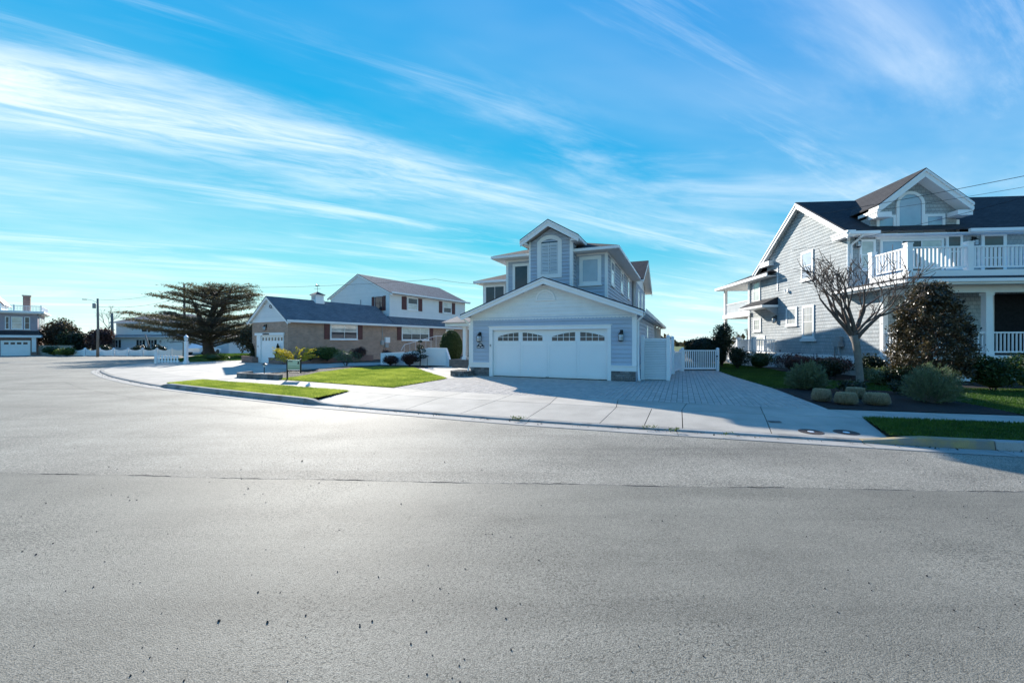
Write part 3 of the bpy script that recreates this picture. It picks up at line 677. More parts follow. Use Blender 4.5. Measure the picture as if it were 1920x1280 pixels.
# leaf litter and grit gathered along the kerb joint
r = np.random.default_rng(17); n = 1500; ii = r.integers(idx[0], idx[-1], n); oo = 0.425 - np.abs(r.normal(size=n)) * 0.07
pts = np.array([[*(off(int(i), float(o)) + Vector((r.normal() * 0.12, 0, 0)))[:2], 0.016] for i, o in zip(ii, oo)])
tag(link('leaf_litter', leaves(r, pts, 0.028, 'leaf_brown', 0.6, 1.5)), 'brown leaf litter gathered along the kerb joint', 'leaf litter', kind='stuff')

# ================================================================== grey-blue house with the garage gable
H1 = tag(empty('grey_blue_house', (-1.94, 18.9, 0.12), R_(-23)), 'grey-blue lap-sided house with wide white garage door and scalloped white gable', 'house')
W1 = 7.48; XR = 3.72
def zr1(x): return 4.36 - 0.372 * abs(x - XR)          # top of the garage roof
FF = Face('y-', 0.0); FR = Face('x+', W1); FL = Face('x-', 0.0)
wall = MB().box(0, 0.98, 0.0, 0.15, 0, 2.7).box(6.51, W1, 0.0, 0.15, 0, 2.7).box(0.98, 6.51, 0, 0.15, 2.12, 2.7).prism([(0.0, 2.7), (W1, 2.7), (XR, 4.06)], 'y', 0.0, 0.15).build('front_wall', 'siding', H1)
siding(FF, wall, [(0.13, 0.6), (0.98, 0.6), (0.98, 2.68), (0.13, 2.68)], 0.172, 'siding')
siding(FF, wall, [(6.51, 0.6), (W1 - 0.14, 0.6), (W1 - 0.14, 2.68), (6.51, 2.68)], 0.172, 'siding')
siding(FF, wall, [(0.985, 2.31), (6.505, 2.31), (6.505, 2.68), (0.985, 2.68)], 0.172, 'siding')
swall = MB().box(W1 - 0.15, W1, 0.15, 11.2, 0, 2.75).build('side_wall', 'siding', H1)
siding(FR, swall, [(0.14, 0.6), (11.1, 0.6), (11.1, 2.72), (0.14, 2.72)], 0.172, 'siding')
MB().box(0, 0.15, 0.15, 21.0, 0, 2.75).box(0.15, W1 - 0.15, 11.05, 11.2, 0, 2.75).box(0.15, W1 - 0.15, 20.85, 21.0, 0, 2.75).build_each('rear_wall', 'siding', H1)
# ledge stone bases, laid stone by stone
rng = random.Random(9)
for x0, x1 in ((0.0, 0.972), (6.518, W1)):
    z = 0.0
    while z < 0.385:
        h = min(rng.choice([0.06, 0.075, 0.09, 0.11]), 0.39 - z)
        if 0.39 - z - h < 0.03: h = 0.39 - z
        x = x0
        while x < x1 - 0.01:
            w = min(rng.uniform(0.16, 0.4), x1 - x)
            if x1 - x - w < 0.08: w = x1 - x
            p = rng.uniform(0.02, 0.05); e = 0.004
            MB().loft([(x + e, 0, z + e), (x + w - e, 0, z + e), (x + w - e, 0, z + h - e), (x + e, 0, z + h - e)],
                      [(x + e + rng.uniform(0, .012), -p, z + e + rng.uniform(0, .01)), (x + w - e - rng.uniform(0, .012), -p, z + e + rng.uniform(0, .01)), (x + w - e - rng.uniform(0, .012), -p - rng.uniform(0, .01), z + h - e - rng.uniform(0, .01)), (x + e + rng.uniform(0, .012), -p, z + h - e - rng.uniform(0, .01))]).build('stone', 'stone', wall)
            x += w
        z += h
t = MB()
for x0, x1 in ((-0.03, 0.98), (6.51, W1 + 0.03)): t.box(x0, x1, -0.035, -0.001, 0.40, 0.60).box(x0 - 0.0, x1, -0.065, -0.001, 0.601, 0.635)
t.box(W1 + 0.001, W1 + 0.035, 0.0, 11.1, 0.40, 0.60)
t.build_each('water_table', 'white', H1)
t = MB().box(-0.03, 0.13, -0.034, 0.0, 0.636, 2.68).box(W1 - 0.14, W1 + 0.034, -0.034, 0.0, 0.636, 2.68).box(W1 + 0.001, W1 + 0.034, 0.0, 0.14, 0.636, 2.7).box(W1 + 0.001, W1 + 0.034, 11.06, 11.2, 0.636, 2.7).box(-0.03, -0.001, 0, 0.14, 0, 2.7)
t.build_each('corner_board', 'white', H1)
# scalloped shingle courses of the gable, lowest first
z = 2.62; j = 0
while z < 3.95:
    h = 0.158; half = min((4.15 - z) / 0.372, 3.75)
    if half < 0.25: break
    x0, x1 = XR - half, XR + half; pit = 0.152; n = max(2, int((x1 - x0) / pit)); x0 = XR - n * pit / 2 + (pit / 2 if j % 2 else 0) * 0.5; pts = []
    for k in range(n):
        for q in range(5):
            a = math.pi * q / 5; pts.append((x0 + pit * k + pit / 2 - math.cos(a) * pit / 2, z - math.sin(a) * 0.045))
    pts.append((x0 + n * pit, z)); pts += [(x0 + n * pit, z + h + 0.02), (x0, z + h + 0.02)]
    mb = MB(); mb.loft([FF.pt(a, 0.0, b) for a, b in pts], [FF.pt(a, 0.034 - 0.022 * max(0.0, (b - z)) / h, b) for a, b in pts]); mb.build('shingle_course', 'shingle_white', wall)
    z += h; j += 1
# half-round louvred vent
v = MB(); cx, zb, rr = 3.70, 3.42, 0.44
out = [(cx + rr * math.cos(math.pi * k / 18), zb + rr * math.sin(math.pi * k / 18)) for k in range(19)]; inn = [(cx + (rr - .07) * math.cos(math.pi * k / 18), zb + (rr - .07) * math.sin(math.pi * k / 18)) for k in range(19)]
for k in range(18): v.loft([FF.pt(*p[:1], 0.0, p[1]) for p in (out[k], out[k + 1], inn[k + 1], inn[k])], [FF.pt(p[0], 0.07, p[1]) for p in (out[k], out[k + 1], inn[k + 1], inn[k])])
v.box(cx - rr - .03, cx + rr + .03, -0.085, 0, zb - 0.05, zb); vent = v.build('gable_vent', 'white', H1)
for k in range(6):
    a = zb + 0.02 + k * 0.055; hw = math.sqrt(max(0.001, (rr - .08) ** 2 - (a + .03 - zb) ** 2)); MB().loft([(cx - hw, -0.035, a), (cx + hw, -0.035, a), (cx + hw, -0.055, a + 0.008), (cx - hw, -0.055, a + 0.008)], [(cx - hw, -0.030, a + 0.05), (cx + hw, -0.030, a + 0.05), (cx + hw, -0.036, a + 0.052), (cx - hw, -0.036, a + 0.052)]).build('slat', 'white', vent)
# garage roof, rakes, soffit, gutter
EL, ER = -0.34, 7.80
rf = MB().prism([(EL, zr1(EL)), (XR, 4.36), (ER, zr1(ER)), (ER, zr1(ER) - 0.05), (XR, 4.31), (EL, zr1(EL) - 0.05)], 'y', -0.44, 21.5).build('garage_roof', 'roof_y', H1)
MB().prism([(EL + 0.01, zr1(EL) - 0.052), (XR, 4.308), (ER - 0.01, zr1(ER) - 0.052), (ER - 0.01, zr1(ER) - 0.27), (XR, 4.06), (EL + 0.01, zr1(EL) - 0.27)], 'y', -0.42, -0.375).build('rake_board', 'white', rf)
MB().prism([(EL + 0.01, zr1(EL) - 0.052), (XR, 4.308), (ER - 0.01, zr1(ER) - 0.052), (ER - 0.01, zr1(ER) - 0.12), (XR, 4.24), (EL + 0.01, zr1(EL) - 0.12)], 'y', -0.46, -0.421).build('rake_moulding', 'white', rf)
MB().prism([(EL + 0.02, zr1(EL) - 0.054), (XR, 4.306), (ER - 0.02, zr1(ER) - 0.054), (ER - 0.02, zr1(ER) - 0.16), (XR, 4.17), (EL + 0.02, zr1(EL) - 0.16)], 'y', -0.374, 21.4).build('soffit', 'white', rf)
MB().box(W1 + 0.0, ER - 0.02, -0.372, 21.3, 2.70, 2.73).box(EL + 0.02, 0.0, -0.372, 21.3, 2.70, 2.73).build_each('eave_soffit', 'white', rf)
MB().prism([(ER - 0.01, 2.72), (ER + 0.09, 2.72), (ER + 0.12, 2.86), (ER + 0.10, 2.86), (ER + 0.075, 2.74), (ER - 0.01, 2.74)], 'y', -0.43, 21.4).build_each('rain_gutter', 'white', rf)
MB().prism([(EL + 0.01, 2.70), (EL - 0.09, 2.70), (EL - 0.12, 2.84), (EL - 0.10, 2.84), (EL - 0.075, 2.72), (EL + 0.01, 2.72)], 'y', -0.43, 21.4).build_each('rain_gutter', 'white', rf)
MB().tube([(ER + 0.04, -0.30, 2.74), (ER - 0.02, -0.2, 2.60), (W1 + 0.10, -0.02, 2.44), (W1 + 0.09, 0.04, 2.3), (W1 + 0.09, 0.04, 0.6), (W1 + 0.10, 0.02, 0.5), (W1 + 0.12, 0.0, 0.12), (W1 + 0.16, -0.14, 0.06)], 0.043, 8).build('downspout', 'white', H1, True)
MB().tube([(EL - 0.04, -0.3, 2.72), (EL + 0.06, -0.15, 2.62), (-0.09, -0.02, 2.44), (-0.08, 0.02, 2.3), (-0.08, 0.02, 0.5), (-0.12, -0.03, 0.3), (-0.15, -0.06, 0.12), (-0.2, -0.22, 0.06)], 0.043, 8).build('downspout', 'white', H1, True)
for y in (14.2, 17.6, 20.8): MB().box(W1 - 0.16, W1, y - 0.08, y + 0.08, 0, 2.72).build('porch_post', 'white', H1)
window(H1, FR, 4.85, 5.75, 1.2, 2.42, 'glass_curtain', 0.09)
# garage door
tr = MB().box(0.98, 1.14, -0.045, 0.14, 0, 2.12).box(6.36, 6.51, -0.045, 0.14, 0, 2.12).box(0.98, 6.51, -0.045, 0.14, 2.121, 2.27).box(0.93, 6.56, -0.075, 0.0, 2.271, 2.305); tr.build_each('door_surround', 'white', H1)
gd = MB().box(1.14, 6.36, 0.10, 0.14, 0.02, 2.12).build('garage_door', 'white_door', H1)
FD = Face('y-', 0.10)
bays = [(1.17, 2.48), (2.50, 3.74), (3.76, 5.05), (5.07, 6.33)]
for a, b in bays:
    MB().box(a, b, 0.082, 0.10, 0.04, 0.22).box(a, b, 0.082, 0.10, 1.42, 1.585).box(a, a + 0.10, 0.082, 0.10, 0.221, 1.419).box(b - 0.10, b, 0.082, 0.10, 0.221, 1.419).build('door_panel', 'white_door', gd)
MB().box(1.15, 6.35, 0.088, 0.10, 1.60, 2.10).build('window_panel', 'white_door', gd)
for (a, b), cxx, sgn in (((1.36, 2.40), 2.46, 1), ((2.58, 3.54), 2.50, -1), ((3.95, 5.0), 5.08, 1), ((5.2, 6.24), 5.12, -1)):
    zt = lambda x: 2.0 - 0.20 * ((x - cxx) / 1.13) ** 2
    for k in range(4):
        x0 = a + (b - a) * k / 4 + 0.013; x1 = a + (b - a) * (k + 1) / 4 - 0.013
        MB().box(x0, x1, 0.083, 0.0875, 1.63, 1.785).build('pane', 'glass_dark', gd)
        zl, zrr = max(1.812, zt(x0)), max(1.812, zt(x1))
        MB().prism([(x0, 1.808), (x1, 1.808), (x1, zrr), (x0, zl)], 'y', 0.083, 0.0875).build('pane', 'glass_dark', gd)
MB().box(3.68, 3.83, 0.05, 0.081, 0.035, 0.065).build('door_handle', 'grey_metal', gd)
MB().box(1.02, 1.08, -0.075, -0.046, 1.36, 1.47).build('keypad', 'grey_metal', H1)
# upper storey
U0, U1, UY, UB = 0.71, 5.9, 2.6, 12.9
FU = Face('y-', UY); FS = Face('x+', U1)
uw = MB().box(U0, U1, UY, UB, 2.6, 5.86).build('upper_wall', 'siding', H1)
siding(FU, uw, [(U0 + 0.1, 3.6), (2.25, 3.6), (2.25, 5.82), (U0 + 0.1, 5.82)], 0.172, 'siding')
siding(FU, uw, [(4.4, 3.1), (U1 - 0.1, 3.1), (U1 - 0.1, 5.82), (4.4, 5.82)], 0.172, 'siding')
siding(FS, uw, [(UY + 0.1, 2.95), (UB, 2.95), (UB, 5.82), (UY + 0.1, 5.82)], 0.172, 'siding')
MB().box(U1 - 0.1, U1 + 0.03, UY - 0.03, UY, 3.0, 5.84).box(U1 + 0.0, U1 + 0.03, UY + 0.001, UY + 0.1, 3.0, 5.84).box(U0 - 0.03, U0 + 0.1, UY - 0.03, UY, 3.4, 5.84).box(U0 + 0.1, 2.25, UY - 0.025, UY, 5.66, 5.84).box(4.4, U1 - 0.1, UY - 0.025, UY, 5.74, 5.84).box(U1, U1 + 0.025, UY + 0.1, UB, 5.74, 5.84).build_each('upper_corner_board', 'white', H1)
for y0, y1 in ((3.5, 4.65), (6.95, 8.05), (10.15, 11.2)): window(H1, FS, y0, y1, 4.4, 5.68, 'glass_blind', 0.13, head=0.06)
window(H1, FU, 4.58, 5.64, 4.32, 5.70, 'glass_blind', 0.17, 1, 1)
window(H1, FU, 1.06, 2.02, 4.05, 5.62, 'glass_dark', 0.14, 1, 1)
# hip roof over the upper storey
e0, e1, f0, f1 = 0.16, 6.46, 2.08, 13.0; rz = 7.2
hv = [(e0, f0, 6.02), (e1, f0, 6.02), (e1, f1, 6.02), (e0, f1, 6.02), (3.3, 5.3, rz), (3.3, 13.0, rz)]
hr = MB().add(hv + [(a, b, c - 0.04) for a, b, c in hv[:4]], [(0, 1, 4), (1, 2, 5, 4), (3, 0, 4, 5), (2, 3, 5), (9, 8, 7, 6), (0, 6, 7, 1), (1, 7, 8, 2), (3, 9, 6, 0)]).build('upper_roof', 'roof_x', H1)
MB().box(e0 - 0.0, e1, f0 - 0.09, f0, 5.86, 5.99).box(e1, e1 + 0.09, f0 - 0.09, f1, 5.86, 5.99).box(e0 - 0.09, e0, f0 - 0.09, f1, 5.86, 5.99).build_each('rain_gutter', 'white', hr)
MB().box(e0, e1, f0, f1, 5.85, 5.975).build('soffit', 'white', hr)
# projecting bay with its own gable and arched window
BX0, BX1, BY = 2.25, 4.4, 1.9; FB = Face('y-', BY); BC = 3.34
def zrb(x): return 7.39 - 0.595 * abs(x - BC)
bw = MB().box(BX0, BX1, BY, UY, 3.3, 6.44).prism([(BX0, 6.44), (BX1, 6.44), (BC + .02, 7.04)], 'y', BY, 4.6).build('bay_wall', 'siding', H1)
siding(FB, bw, [(BX0 + 0.06, 3.5), (BX1 - 0.12, 3.5), (BX1 - 0.12, 6.42), (BC, 7.06), (BX0 + 0.06, 6.44)], 0.172, 'siding')
siding(Face('x+', BX1), bw, [(BY + 0.1, 3.2), (UY, 3.2), (UY, 6.4), (BY + 0.1, 6.4)], 0.172, 'siding')
MB().box(BX1 - 0.12, BX1 + 0.03, BY - 0.03, BY, 3.3, 6.5).box(BX1, BX1 + 0.03, BY + 0.001, BY + 0.1, 3.3, 6.5).box(BX0 - 0.03, BX0 + 0.06, BY - 0.03, BY, 3.3, 6.5).box(BX0 - 0.03, BX0, BY + .001, UY - 0.03, 3.3, 6.5).build_each('bay_corner_board', 'white', H1)
bl, br = BC - 1.43, BC + 1.46
ch = lambda a, b, y0, y1, q=0.0: MB().prism([(bl + q, zrb(bl + q) - a), (BC, 7.39 - a), (br - q, zrb(br - q) - a), (br - q, zrb(br - q) - b), (BC, 7.39 - b), (bl + q, zrb(bl + q) - b)], 'y', y0, y1)
brf = ch(0, 0.045, 1.42, 5.6).build('bay_roof', 'roof_y', H1)
ch(0.047, 0.33, 1.44, 1.48, 0.01).build('rake_board', 'white', brf); ch(0.047, 0.13, 1.41, 1.439, 0.01).build('rake_moulding', 'white', brf); ch(0.049, 0.17, 1.481, 4.0, 0.02).build('soffit', 'white', brf)
MB().box(bl + 0.02, BX0, 1.482, 4, 6.33, 6.36).box(BX1, br - 0.02, 1.482, 4.0, 6.31, 6.34).box(br - 0.02, br + 0.02, 1.45, 4.2, 6.33, 6.46).box(bl - 0.02, bl + 0.02, 1.45, 4.2, 6.33, 6.46).box(bl, BX0, 1.483, 1.9, 6.30, 6.329).box(BX1 + .03, br, 1.483, 1.9, 6.28, 6.309).build_each('eave_soffit', 'white', brf)
def arch_window(house, face, s0, s1, z0, zs, zt, cas, glass, trim='white', proud=0.055, d=0.0):
    def arc(a0, a1, spring, top, n=14):
        c = (a0 + a1) / 2; hw = (a1 - a0) / 2; r_ = top - spring; R2 = (hw * hw + r_ * r_) / (2 * r_); zc_ = top - R2; th = math.asin(min(1, hw / R2))
        if r_ > hw: th = math.pi - th
        return [(c + R2 * math.sin(-th + 2 * th * k / n), zc_ + R2 * math.cos(-th + 2 * th * k / n)) for k in range(n + 1)]
    o_ = [(s0, z0)] + arc(s0, s1, zs, zt) + [(s1, z0)]; i_ = [(s0 + cas, z0 + cas)] + arc(s0 + cas, s1 - cas, zs - cas * .2, zt - cas) + [(s1 - cas, z0 + cas)]
    m = MB(); n = len(o_)
    for k in range(n):
        q = [o_[k], o_[(k + 1) % n], i_[(k + 1) % n], i_[k]]; m.loft([face.pt(a, d, b) for a, b in q], [face.pt(a, d + proud, b) for a, b in q])
    w = m.build('arched_window', trim, house); g = MB(); face.prism(g, i_, d, d + 0.024); g.build('pane', glass, w); return w
aw = arch_window(H1, FB, 2.66, 3.90, 4.66, 6.44, 6.74, 0.20, 'glass_dark')
for a, b in ((2.87, 3.27), (3.29, 3.69)):
    lf = MB().box(a, a + 0.045, BY - 0.042, BY - 0.025, 4.87, 6.36).box(b - 0.045, b, BY - 0.042, BY - 0.025, 4.87, 6.36).box(a + .045, b - .045, BY - 0.042, BY - 0.025, 4.87, 4.95).box(a + .045, b - .045, BY - 0.042, BY - 0.025, 6.27, 6.36)
    for k in range(19):
        zz0 = 4.96 + k * 0.069; lf.loft([(a + .046, BY - 0.026, zz0 + .05), (b - .046, BY - 0.026, zz0 + .05), (b - .046, BY - 0.026, zz0 + .056), (a + .046, BY - 0.026, zz0 + .056)], [(a + .046, BY - 0.041, zz0), (b - .046, BY - 0.041, zz0), (b - .046, BY - 0.041, zz0 + .007), (a + .046, BY - 0.041, zz0 + .007)])
    lf.build('plantation_shutter', 'shutter_slat', aw)
# rear block with a gable facing the side, seen edge-on
rw = MB().box(0.6, 6.15, 12.95, 20.5, 2.6, 5.9).prism([(12.95, 5.9), (20.5, 5.9), (16.7, 7.65)], 'x', 3.4, 6.15).build('rear_upper_wall', 'siding_white', H1)
siding(Face('x+', 6.15), rw, [(13.0, 2.9), (20.5, 2.9), (20.5, 5.85), (13.0, 5.85)], 0.172, 'siding')
FRr = Face('x+', 6.15)
for y0 in (14.2, 16.9): window(H1, FRr, y0, y0 + 1.15, 3.9, 5.5, 'glass_blind', 0.13, d=0.02)
yl, yr_, yc = 12.3, 21.1, 16.7; zg = lambda y: 8.0 - 0.47 * abs(y - yc)
rr_ = MB().prism([(yl, zg(yl)), (yc, 8.0), (yr_, zg(yr_)), (yr_, zg(yr_) - .05), (yc, 7.95), (yl, zg(yl) - .05)], 'x', 0.2, 6.75).build('rear_roof', 'roof_x', H1)
MB().prism([(yl, zg(yl) - .052), (yc, 7.948), (yr_, zg(yr_) - .052), (yr_, zg(yr_) - .28), (yc, 7.66), (yl, zg(yl) - .28)], 'x', 6.70, 6.74).build('rake_board', 'white', rr_)
MB().prism([(yl, zg(yl) - .054), (yc, 7.946), (yr_, zg(yr_) - .054), (yr_, zg(yr_) - .15), (yc, 7.8), (yl, zg(yl) - .15)], 'x', 6.15, 6.699).build('soffit', 'white', rr_)
# service mast on the side wall
MB().tube([(U1 + 0.10, 12.6, 3.0), (U1 + 0.10, 12.6, 6.35), (U1 + 0.2, 12.5, 6.5), (U1 + 0.32, 12.45, 6.42)], 0.03, 8).build('service_mast', 'black', H1, True)
# left wing and entry porch
lw = MB().box(-2.95, 0.71, 7.0, 12.5, 0, 5.46).build('left_wing_wall', 'siding_white', H1)
window(H1, Face('y-', 7.0), -2.82, -1.3, 4.0, 5.28, 'glass_dark', 0.12, 2, 1)
window(H1, Face('y-', 7.0), -1.25, 0.1, 4.0, 5.28, 'glass_dark', 0.12, 2, 1)
lv = [(-3.35, 6.6, 5.56), (0.71, 6.6, 5.56), (0.71, 12.9, 5.56), (-3.35, 12.9, 5.56), (-0.5, 9.7, 6.7), (0.71, 9.7, 6.7)]
lr = MB().add(lv, [(0, 1, 5, 4), (1, 2, 5), (2, 3, 4, 5), (3, 0, 4), (3, 2, 1, 0)]).build('left_wing_roof', 'roof_x', H1)
MB().box(-3.4, 0.70, 6.52, 6.6, 5.40, 5.55).box(-3.43, -3.35, 6.52, 12.9, 5.40, 5.55).build_each('rain_gutter', 'white', lr); MB().box(-3.35, 0.71, 6.6, 7.0, 5.42, 5.45).build('soffit', 'white', lr)
MB().box(-4.5, -0.15, 5.3, 7.0, 0.0, 0.45).build('landing', 'wood_step', H1)
for k in range(2): MB().box(-3.9, -1.2, 4.7 - 0.32 * k + 0.3, 5.3, 0, 0.30 - 0.15 * k).build('step', 'wood_step', H1)
c = MB().box(-3.62, -3.40, 5.50, 5.72, 0.62, 2.42).box(-3.67, -3.35, 5.45, 5.77, 0.45, 0.62).box(-3.66, -3.36, 5.46, 5.76, 2.42, 2.55); c.build('porch_column', 'white', H1)
MB().box(-4.75, -0.1, 5.2, 7.0, 2.56, 2.78).build_each('porch_beam', 'white', H1)
MB().add([(-4.95, 5.05, 2.80), (-0.05, 5.05, 2.80), (-0.05, 7.0, 3.3), (-4.95, 7.0, 3.3), (-4.95, 5.05, 2.78), (-0.05, 5.05, 2.78), (-0.05, 7.0, 2.79), (-4.95, 7.0, 2.79)], [(0, 1, 2, 3), (4, 7, 6, 5), (0, 4, 5, 1), (1, 5, 6, 2), (3, 2, 6, 7), (0, 3, 7, 4)]).build('porch_roof', 'roof_grey', H1)
def lantern(parent, face, s, z, name='wall_lantern', m='black'):
    b = MB(); face.box(b, s - 0.05, s + 0.07, 0.0, 0.05, z + 0.05, z + 0.28); face.box(b, s - 0.03, s + 0.03, 0.05, 0.16, z + 0.20, z + 0.24)
    p = face.pt(s, 0.15, 0); b.lathe([(0.02, z + 0.22), (0.05, z + 0.17), (0.11, z + 0.11), (0.112, z + 0.10)], 12, (p[0], p[1], 0)); b.lathe([(0.10, z - 0.155), (0.085, z - 0.18), (0.03, z - 0.20)], 12, (p[0], p[1], 0))
    for k in range(4): q = k * math.pi / 2 + .6; b.tube([(p[0] + .105 * math.cos(q), p[1] + .105 * math.sin(q), z - .155), (p[0] + .105 * math.cos(q), p[1] + .105 * math.sin(q), z + .105)], 0.007, 5)
    b.lathe([(0.107, z - 0.035), (0.111, z - 0.03), (0.107, z - 0.02)], 12, (p[0], p[1], 0))
    o = b.build(name, m, parent); MB().lathe([(0.09, z - 0.155), (0.098, z - 0.02), (0.09, z + 0.10)], 12, (p[0], p[1], 0)).build('glass', 'lamp_glass', o, True); return o
lantern(H1, FF, 0.50, 1.76); lantern(H1, FF, 6.92, 1.79)
pl_ = [(0.33, 1.30), (0.72, 1.30), (0.72, 1.41), (0.66, 1.41)] + [(0.525 + 0.135 * math.cos(math.pi * k / 10), 1.41 + 0.11 * math.sin(math.pi * k / 10)) for k in range(1, 10)] + [(0.39, 1.41), (0.33, 1.41)]
m = MB(); FF.prism(m, pl_, 0.02, 0.04); pq = m.build('house_number_plaque', 'navy', H1)
m = MB(); FF.box(m, 0.365, 0.50, 0.04, 0.043, 1.335, 1.362); FF.box(m, 0.55, 0.685, 0.04, 0.043, 1.335, 1.362); FF.box(m, 0.475, 0.495, 0.04, 0.043, 1.405, 1.475); FF.box(m, 0.51, 0.535, 0.04, 0.043, 1.405, 1.48); FF.box(m, 0.55, 0.575, 0.04, 0.043, 1.405, 1.475); m.build('lettering', 'white', pq)
# low round stone planter at the garage corner
pt_ = tag(empty('stone_planter', (-2.35, 18.75, 0.12)), 'low rounded stone planter at the left foot of the garage', 'planter')
for k in range(26):
    for lay in range(2):
        a = 2 * math.pi * (k + 0.5 * lay) / 26; w = 0.46
        b = MB().box(-0.052, 0.052, -0.07, 0.07, 0.004 + 0.125 * lay, 0.12 + 0.125 * lay).build('stone', 'stone', pt_, loc=(w * math.cos(a), w * math.sin(a), 0)); b.rotation_euler = (0, 0, a + math.pi / 2)
MB().lathe([(0.40, 0.0), (0.40, 0.2), (0.2, 0.22), (0.01, 0.23)], 20).build('soil', 'mulch', pt_)

# ------------------------------------------------------------------ louvred screen and picket gates beside it
scr = tag(empty('louvred_screen', (-1.94, 18.9, 0.12), R_(-23)), 'white louvred screen enclosure at the right corner of the garage', 'screen')
for x, y in ((7.66, 0.98), (8.66, 0.98), (8.75, 4.6)):
    p = MB().box(x - 0.075, x + 0.075, y - 0.065, y + 0.065, 0, 1.80).build('post', 'vinyl', scr); MB().loft([(x - .09, y - .08, 1.801), (x + .09, y - .08, 1.801), (x + .09, y + .08, 1.801), (x - .09, y + .08, 1.801)], [(x - .02, y - .02, 1.86), (x + .02, y - .02, 1.86), (x + .02, y + .02, 1.86), (x - .02, y + .02, 1.86)]).build('post_cap', 'vinyl', p)
MB().box(7.74, 8.58, 0.95, 1.01, 0.03, 0.10).box(7.74, 8.58, 0.95, 1.01, 1.66, 1.73).build_each('rail', 'vinyl', scr)
for k in range(22):
    z = 0.115 + k * 0.0703; MB().loft([(7.742, 0.938, z), (8.578, 0.938, z), (8.578, 0.952, z), (7.742, 0.952, z)], [(7.742, 0.982, z + .058), (8.578, 0.982, z + .058), (8.578, 0.996, z + .058), (7.742, 0.996, z + .058)]).build('slat', 'vinyl', scr)
MB().box(7.742, 8.578, 1.004, 1.016, 0.05, 1.70).build('slat_gap_backing', 'grey_metal', scr)  # backing added behind the slats to keep their gaps evenly dark
MB().box(8.66, 8.72, 1.05, 4.53, 0.03, 0.10).box(8.66, 8.72, 1.05, 4.53, 1.62, 1.69).build_each('rail', 'vinyl', scr)
for k in range(22):
    z = 0.115 + k * 0.068; MB().loft([(8.72, 1.06, z), (8.72, 4.52, z), (8.705, 4.52, z + .006), (8.705, 1.06, z + .006)], [(8.70, 1.06, z + .04), (8.70, 4.52, z + .04), (8.69, 4.52, z + .046), (8.69, 1.06, z + .046)]).build('slat', 'vinyl', scr)
def picket_panel(name, label, p0, p1, h, n, slope=0.0, latch=False):
    a = math.atan2(p1[1] - p0[1], p1[0] - p0[0]); L = math.hypot(p1[0] - p0[0], p1[1] - p0[1])
    t = tag(empty(name, (p0[0], p0[1], 0.12), a), label, 'gate', 'picket gates beside the louvred screen')
    for x in (0.05, L - 0.05): MB().box(x - 0.06, x + 0.06, -0.06, 0.06, 0, h + 0.08).loft([(x - .07, -.07, h + .081), (x + .07, -.07, h + .081), (x + .07, .07, h + .081), (x - .07, .07, h + .081)], [(x - .01, -.01, h + .13), (x + .01, -.01, h + .13), (x + .01, .01, h + .13), (x - .01, .01, h + .13)]).build('post', 'vinyl', t)
    MB().box(0.12, L - 0.12, -0.02, 0.02, 0.10, 0.19).build_each('rail', 'vinyl', t); MB().box(0.12, L - 0.12, -0.03, 0.03, h - 0.06, h).build_each('rail', 'vinyl', t)
    for k in range(n):
        x = 0.17 + (L - 0.34) * k / (n - 1); MB().box(x - 0.024, x + 0.024, -0.012, 0.012, 0.191, h - 0.061).build('picket', 'vinyl', t)
    if slope: MB().loft([(0.13, -.034, .2), (0.2, -.034, .2), (0.2, -.021, .2), (.13, -.021, .2)], [(L - .2, -.034, h - .1), (L - .13, -.034, h - .1), (L - .13, -.021, h - .1), (L - .2, -.021, h - .1)]).build('brace', 'vinyl', t)
    if latch: MB().box(L - 0.16, L - 0.08, -0.09, -0.065, h - 0.38, h - 0.3).box(L - 0.13, L - 0.1, -0.1, -0.065, h - 0.5, h - 0.46).build('latch', 'black', t)
    return t
def wM(x, y): return (-1.94 + x * ca + y * sa, 18.9 - x * sa + y * ca)
picket_panel('picket_gate', 'narrow white picket gate with diagonal brace, next to the louvred screen', wM(8.78, 4.72), wM(9.12, 6.75), 1.06, 11, 1)
g0 = wM(9.16, 6.86); picket_panel('picket_gate', 'wide white picket gate closing off the end of the paved driveway', (g0[0], g0[1]), (11.2, 21.7), 1.14, 17, 0, True)

# ================================================================== grey shingled house with porch and balcony (right)
H2 = tag(empty('grey_shingle_house', (16.06, 19.15, 0.12), R_(-5)), 'grey cedar-shingled house with front porch, white balcony and arched gable window', 'house')
S2 = Face('x-', 0.0); GY = -1.85; PY = -3.3; W2 = 15.0
def zs2(y):  # main roof over the side gable: steep front slope, long rear slope
    return 9.46 - (0.685 * (3.45 - y) if y < 3.45 else 0.685 * (y - 3.45))
wl = MB().box(0.0, 0.2, GY, 9.14, 0.75, 4.0).prism([(0.0, 4.0), (7.0, 4.0), (7.0, 6.85), (3.45, 9.30), (0.0, 6.93)], 'x', 0.0, 0.2).prism([(7.0, 4.0), (9.14, 4.0), (9.14, 5.85), (7.0, 5.85)], 'x', 0.0, 0.2).build('side_wall', 'cedar', H2)
siding(S2, wl, [(GY, 0.92), (9.14, 0.92), (9.14, 4.07), (GY, 4.07)], 0.175, 'cedar', 'shingle_course', 0.024, 0.008, gap=0.006)
siding(S2, wl, [(0.0, 4.07), (7.0, 4.07), (7.0, 6.84), (3.45, 9.30), (0.0, 6.92)], 0.175, 'cedar', 'shingle_course', 0.024, 0.008, gap=0.006)
siding(S2, wl, [(7.0, 4.07), (9.14, 4.07), (9.14, 5.85), (7.0, 5.85)], 0.175, 'cedar', 'shingle_course', 0.024, 0.008, gap=0.006)
MB().box(-0.04, 0.0, GY, 9.14, 0.58, 0.92).build_each('base_board', 'white', H2)
MB().box(-0.02, 0.2, GY, 9.14, 0.0, 0.58).build('foundation', 'concrete', H2)
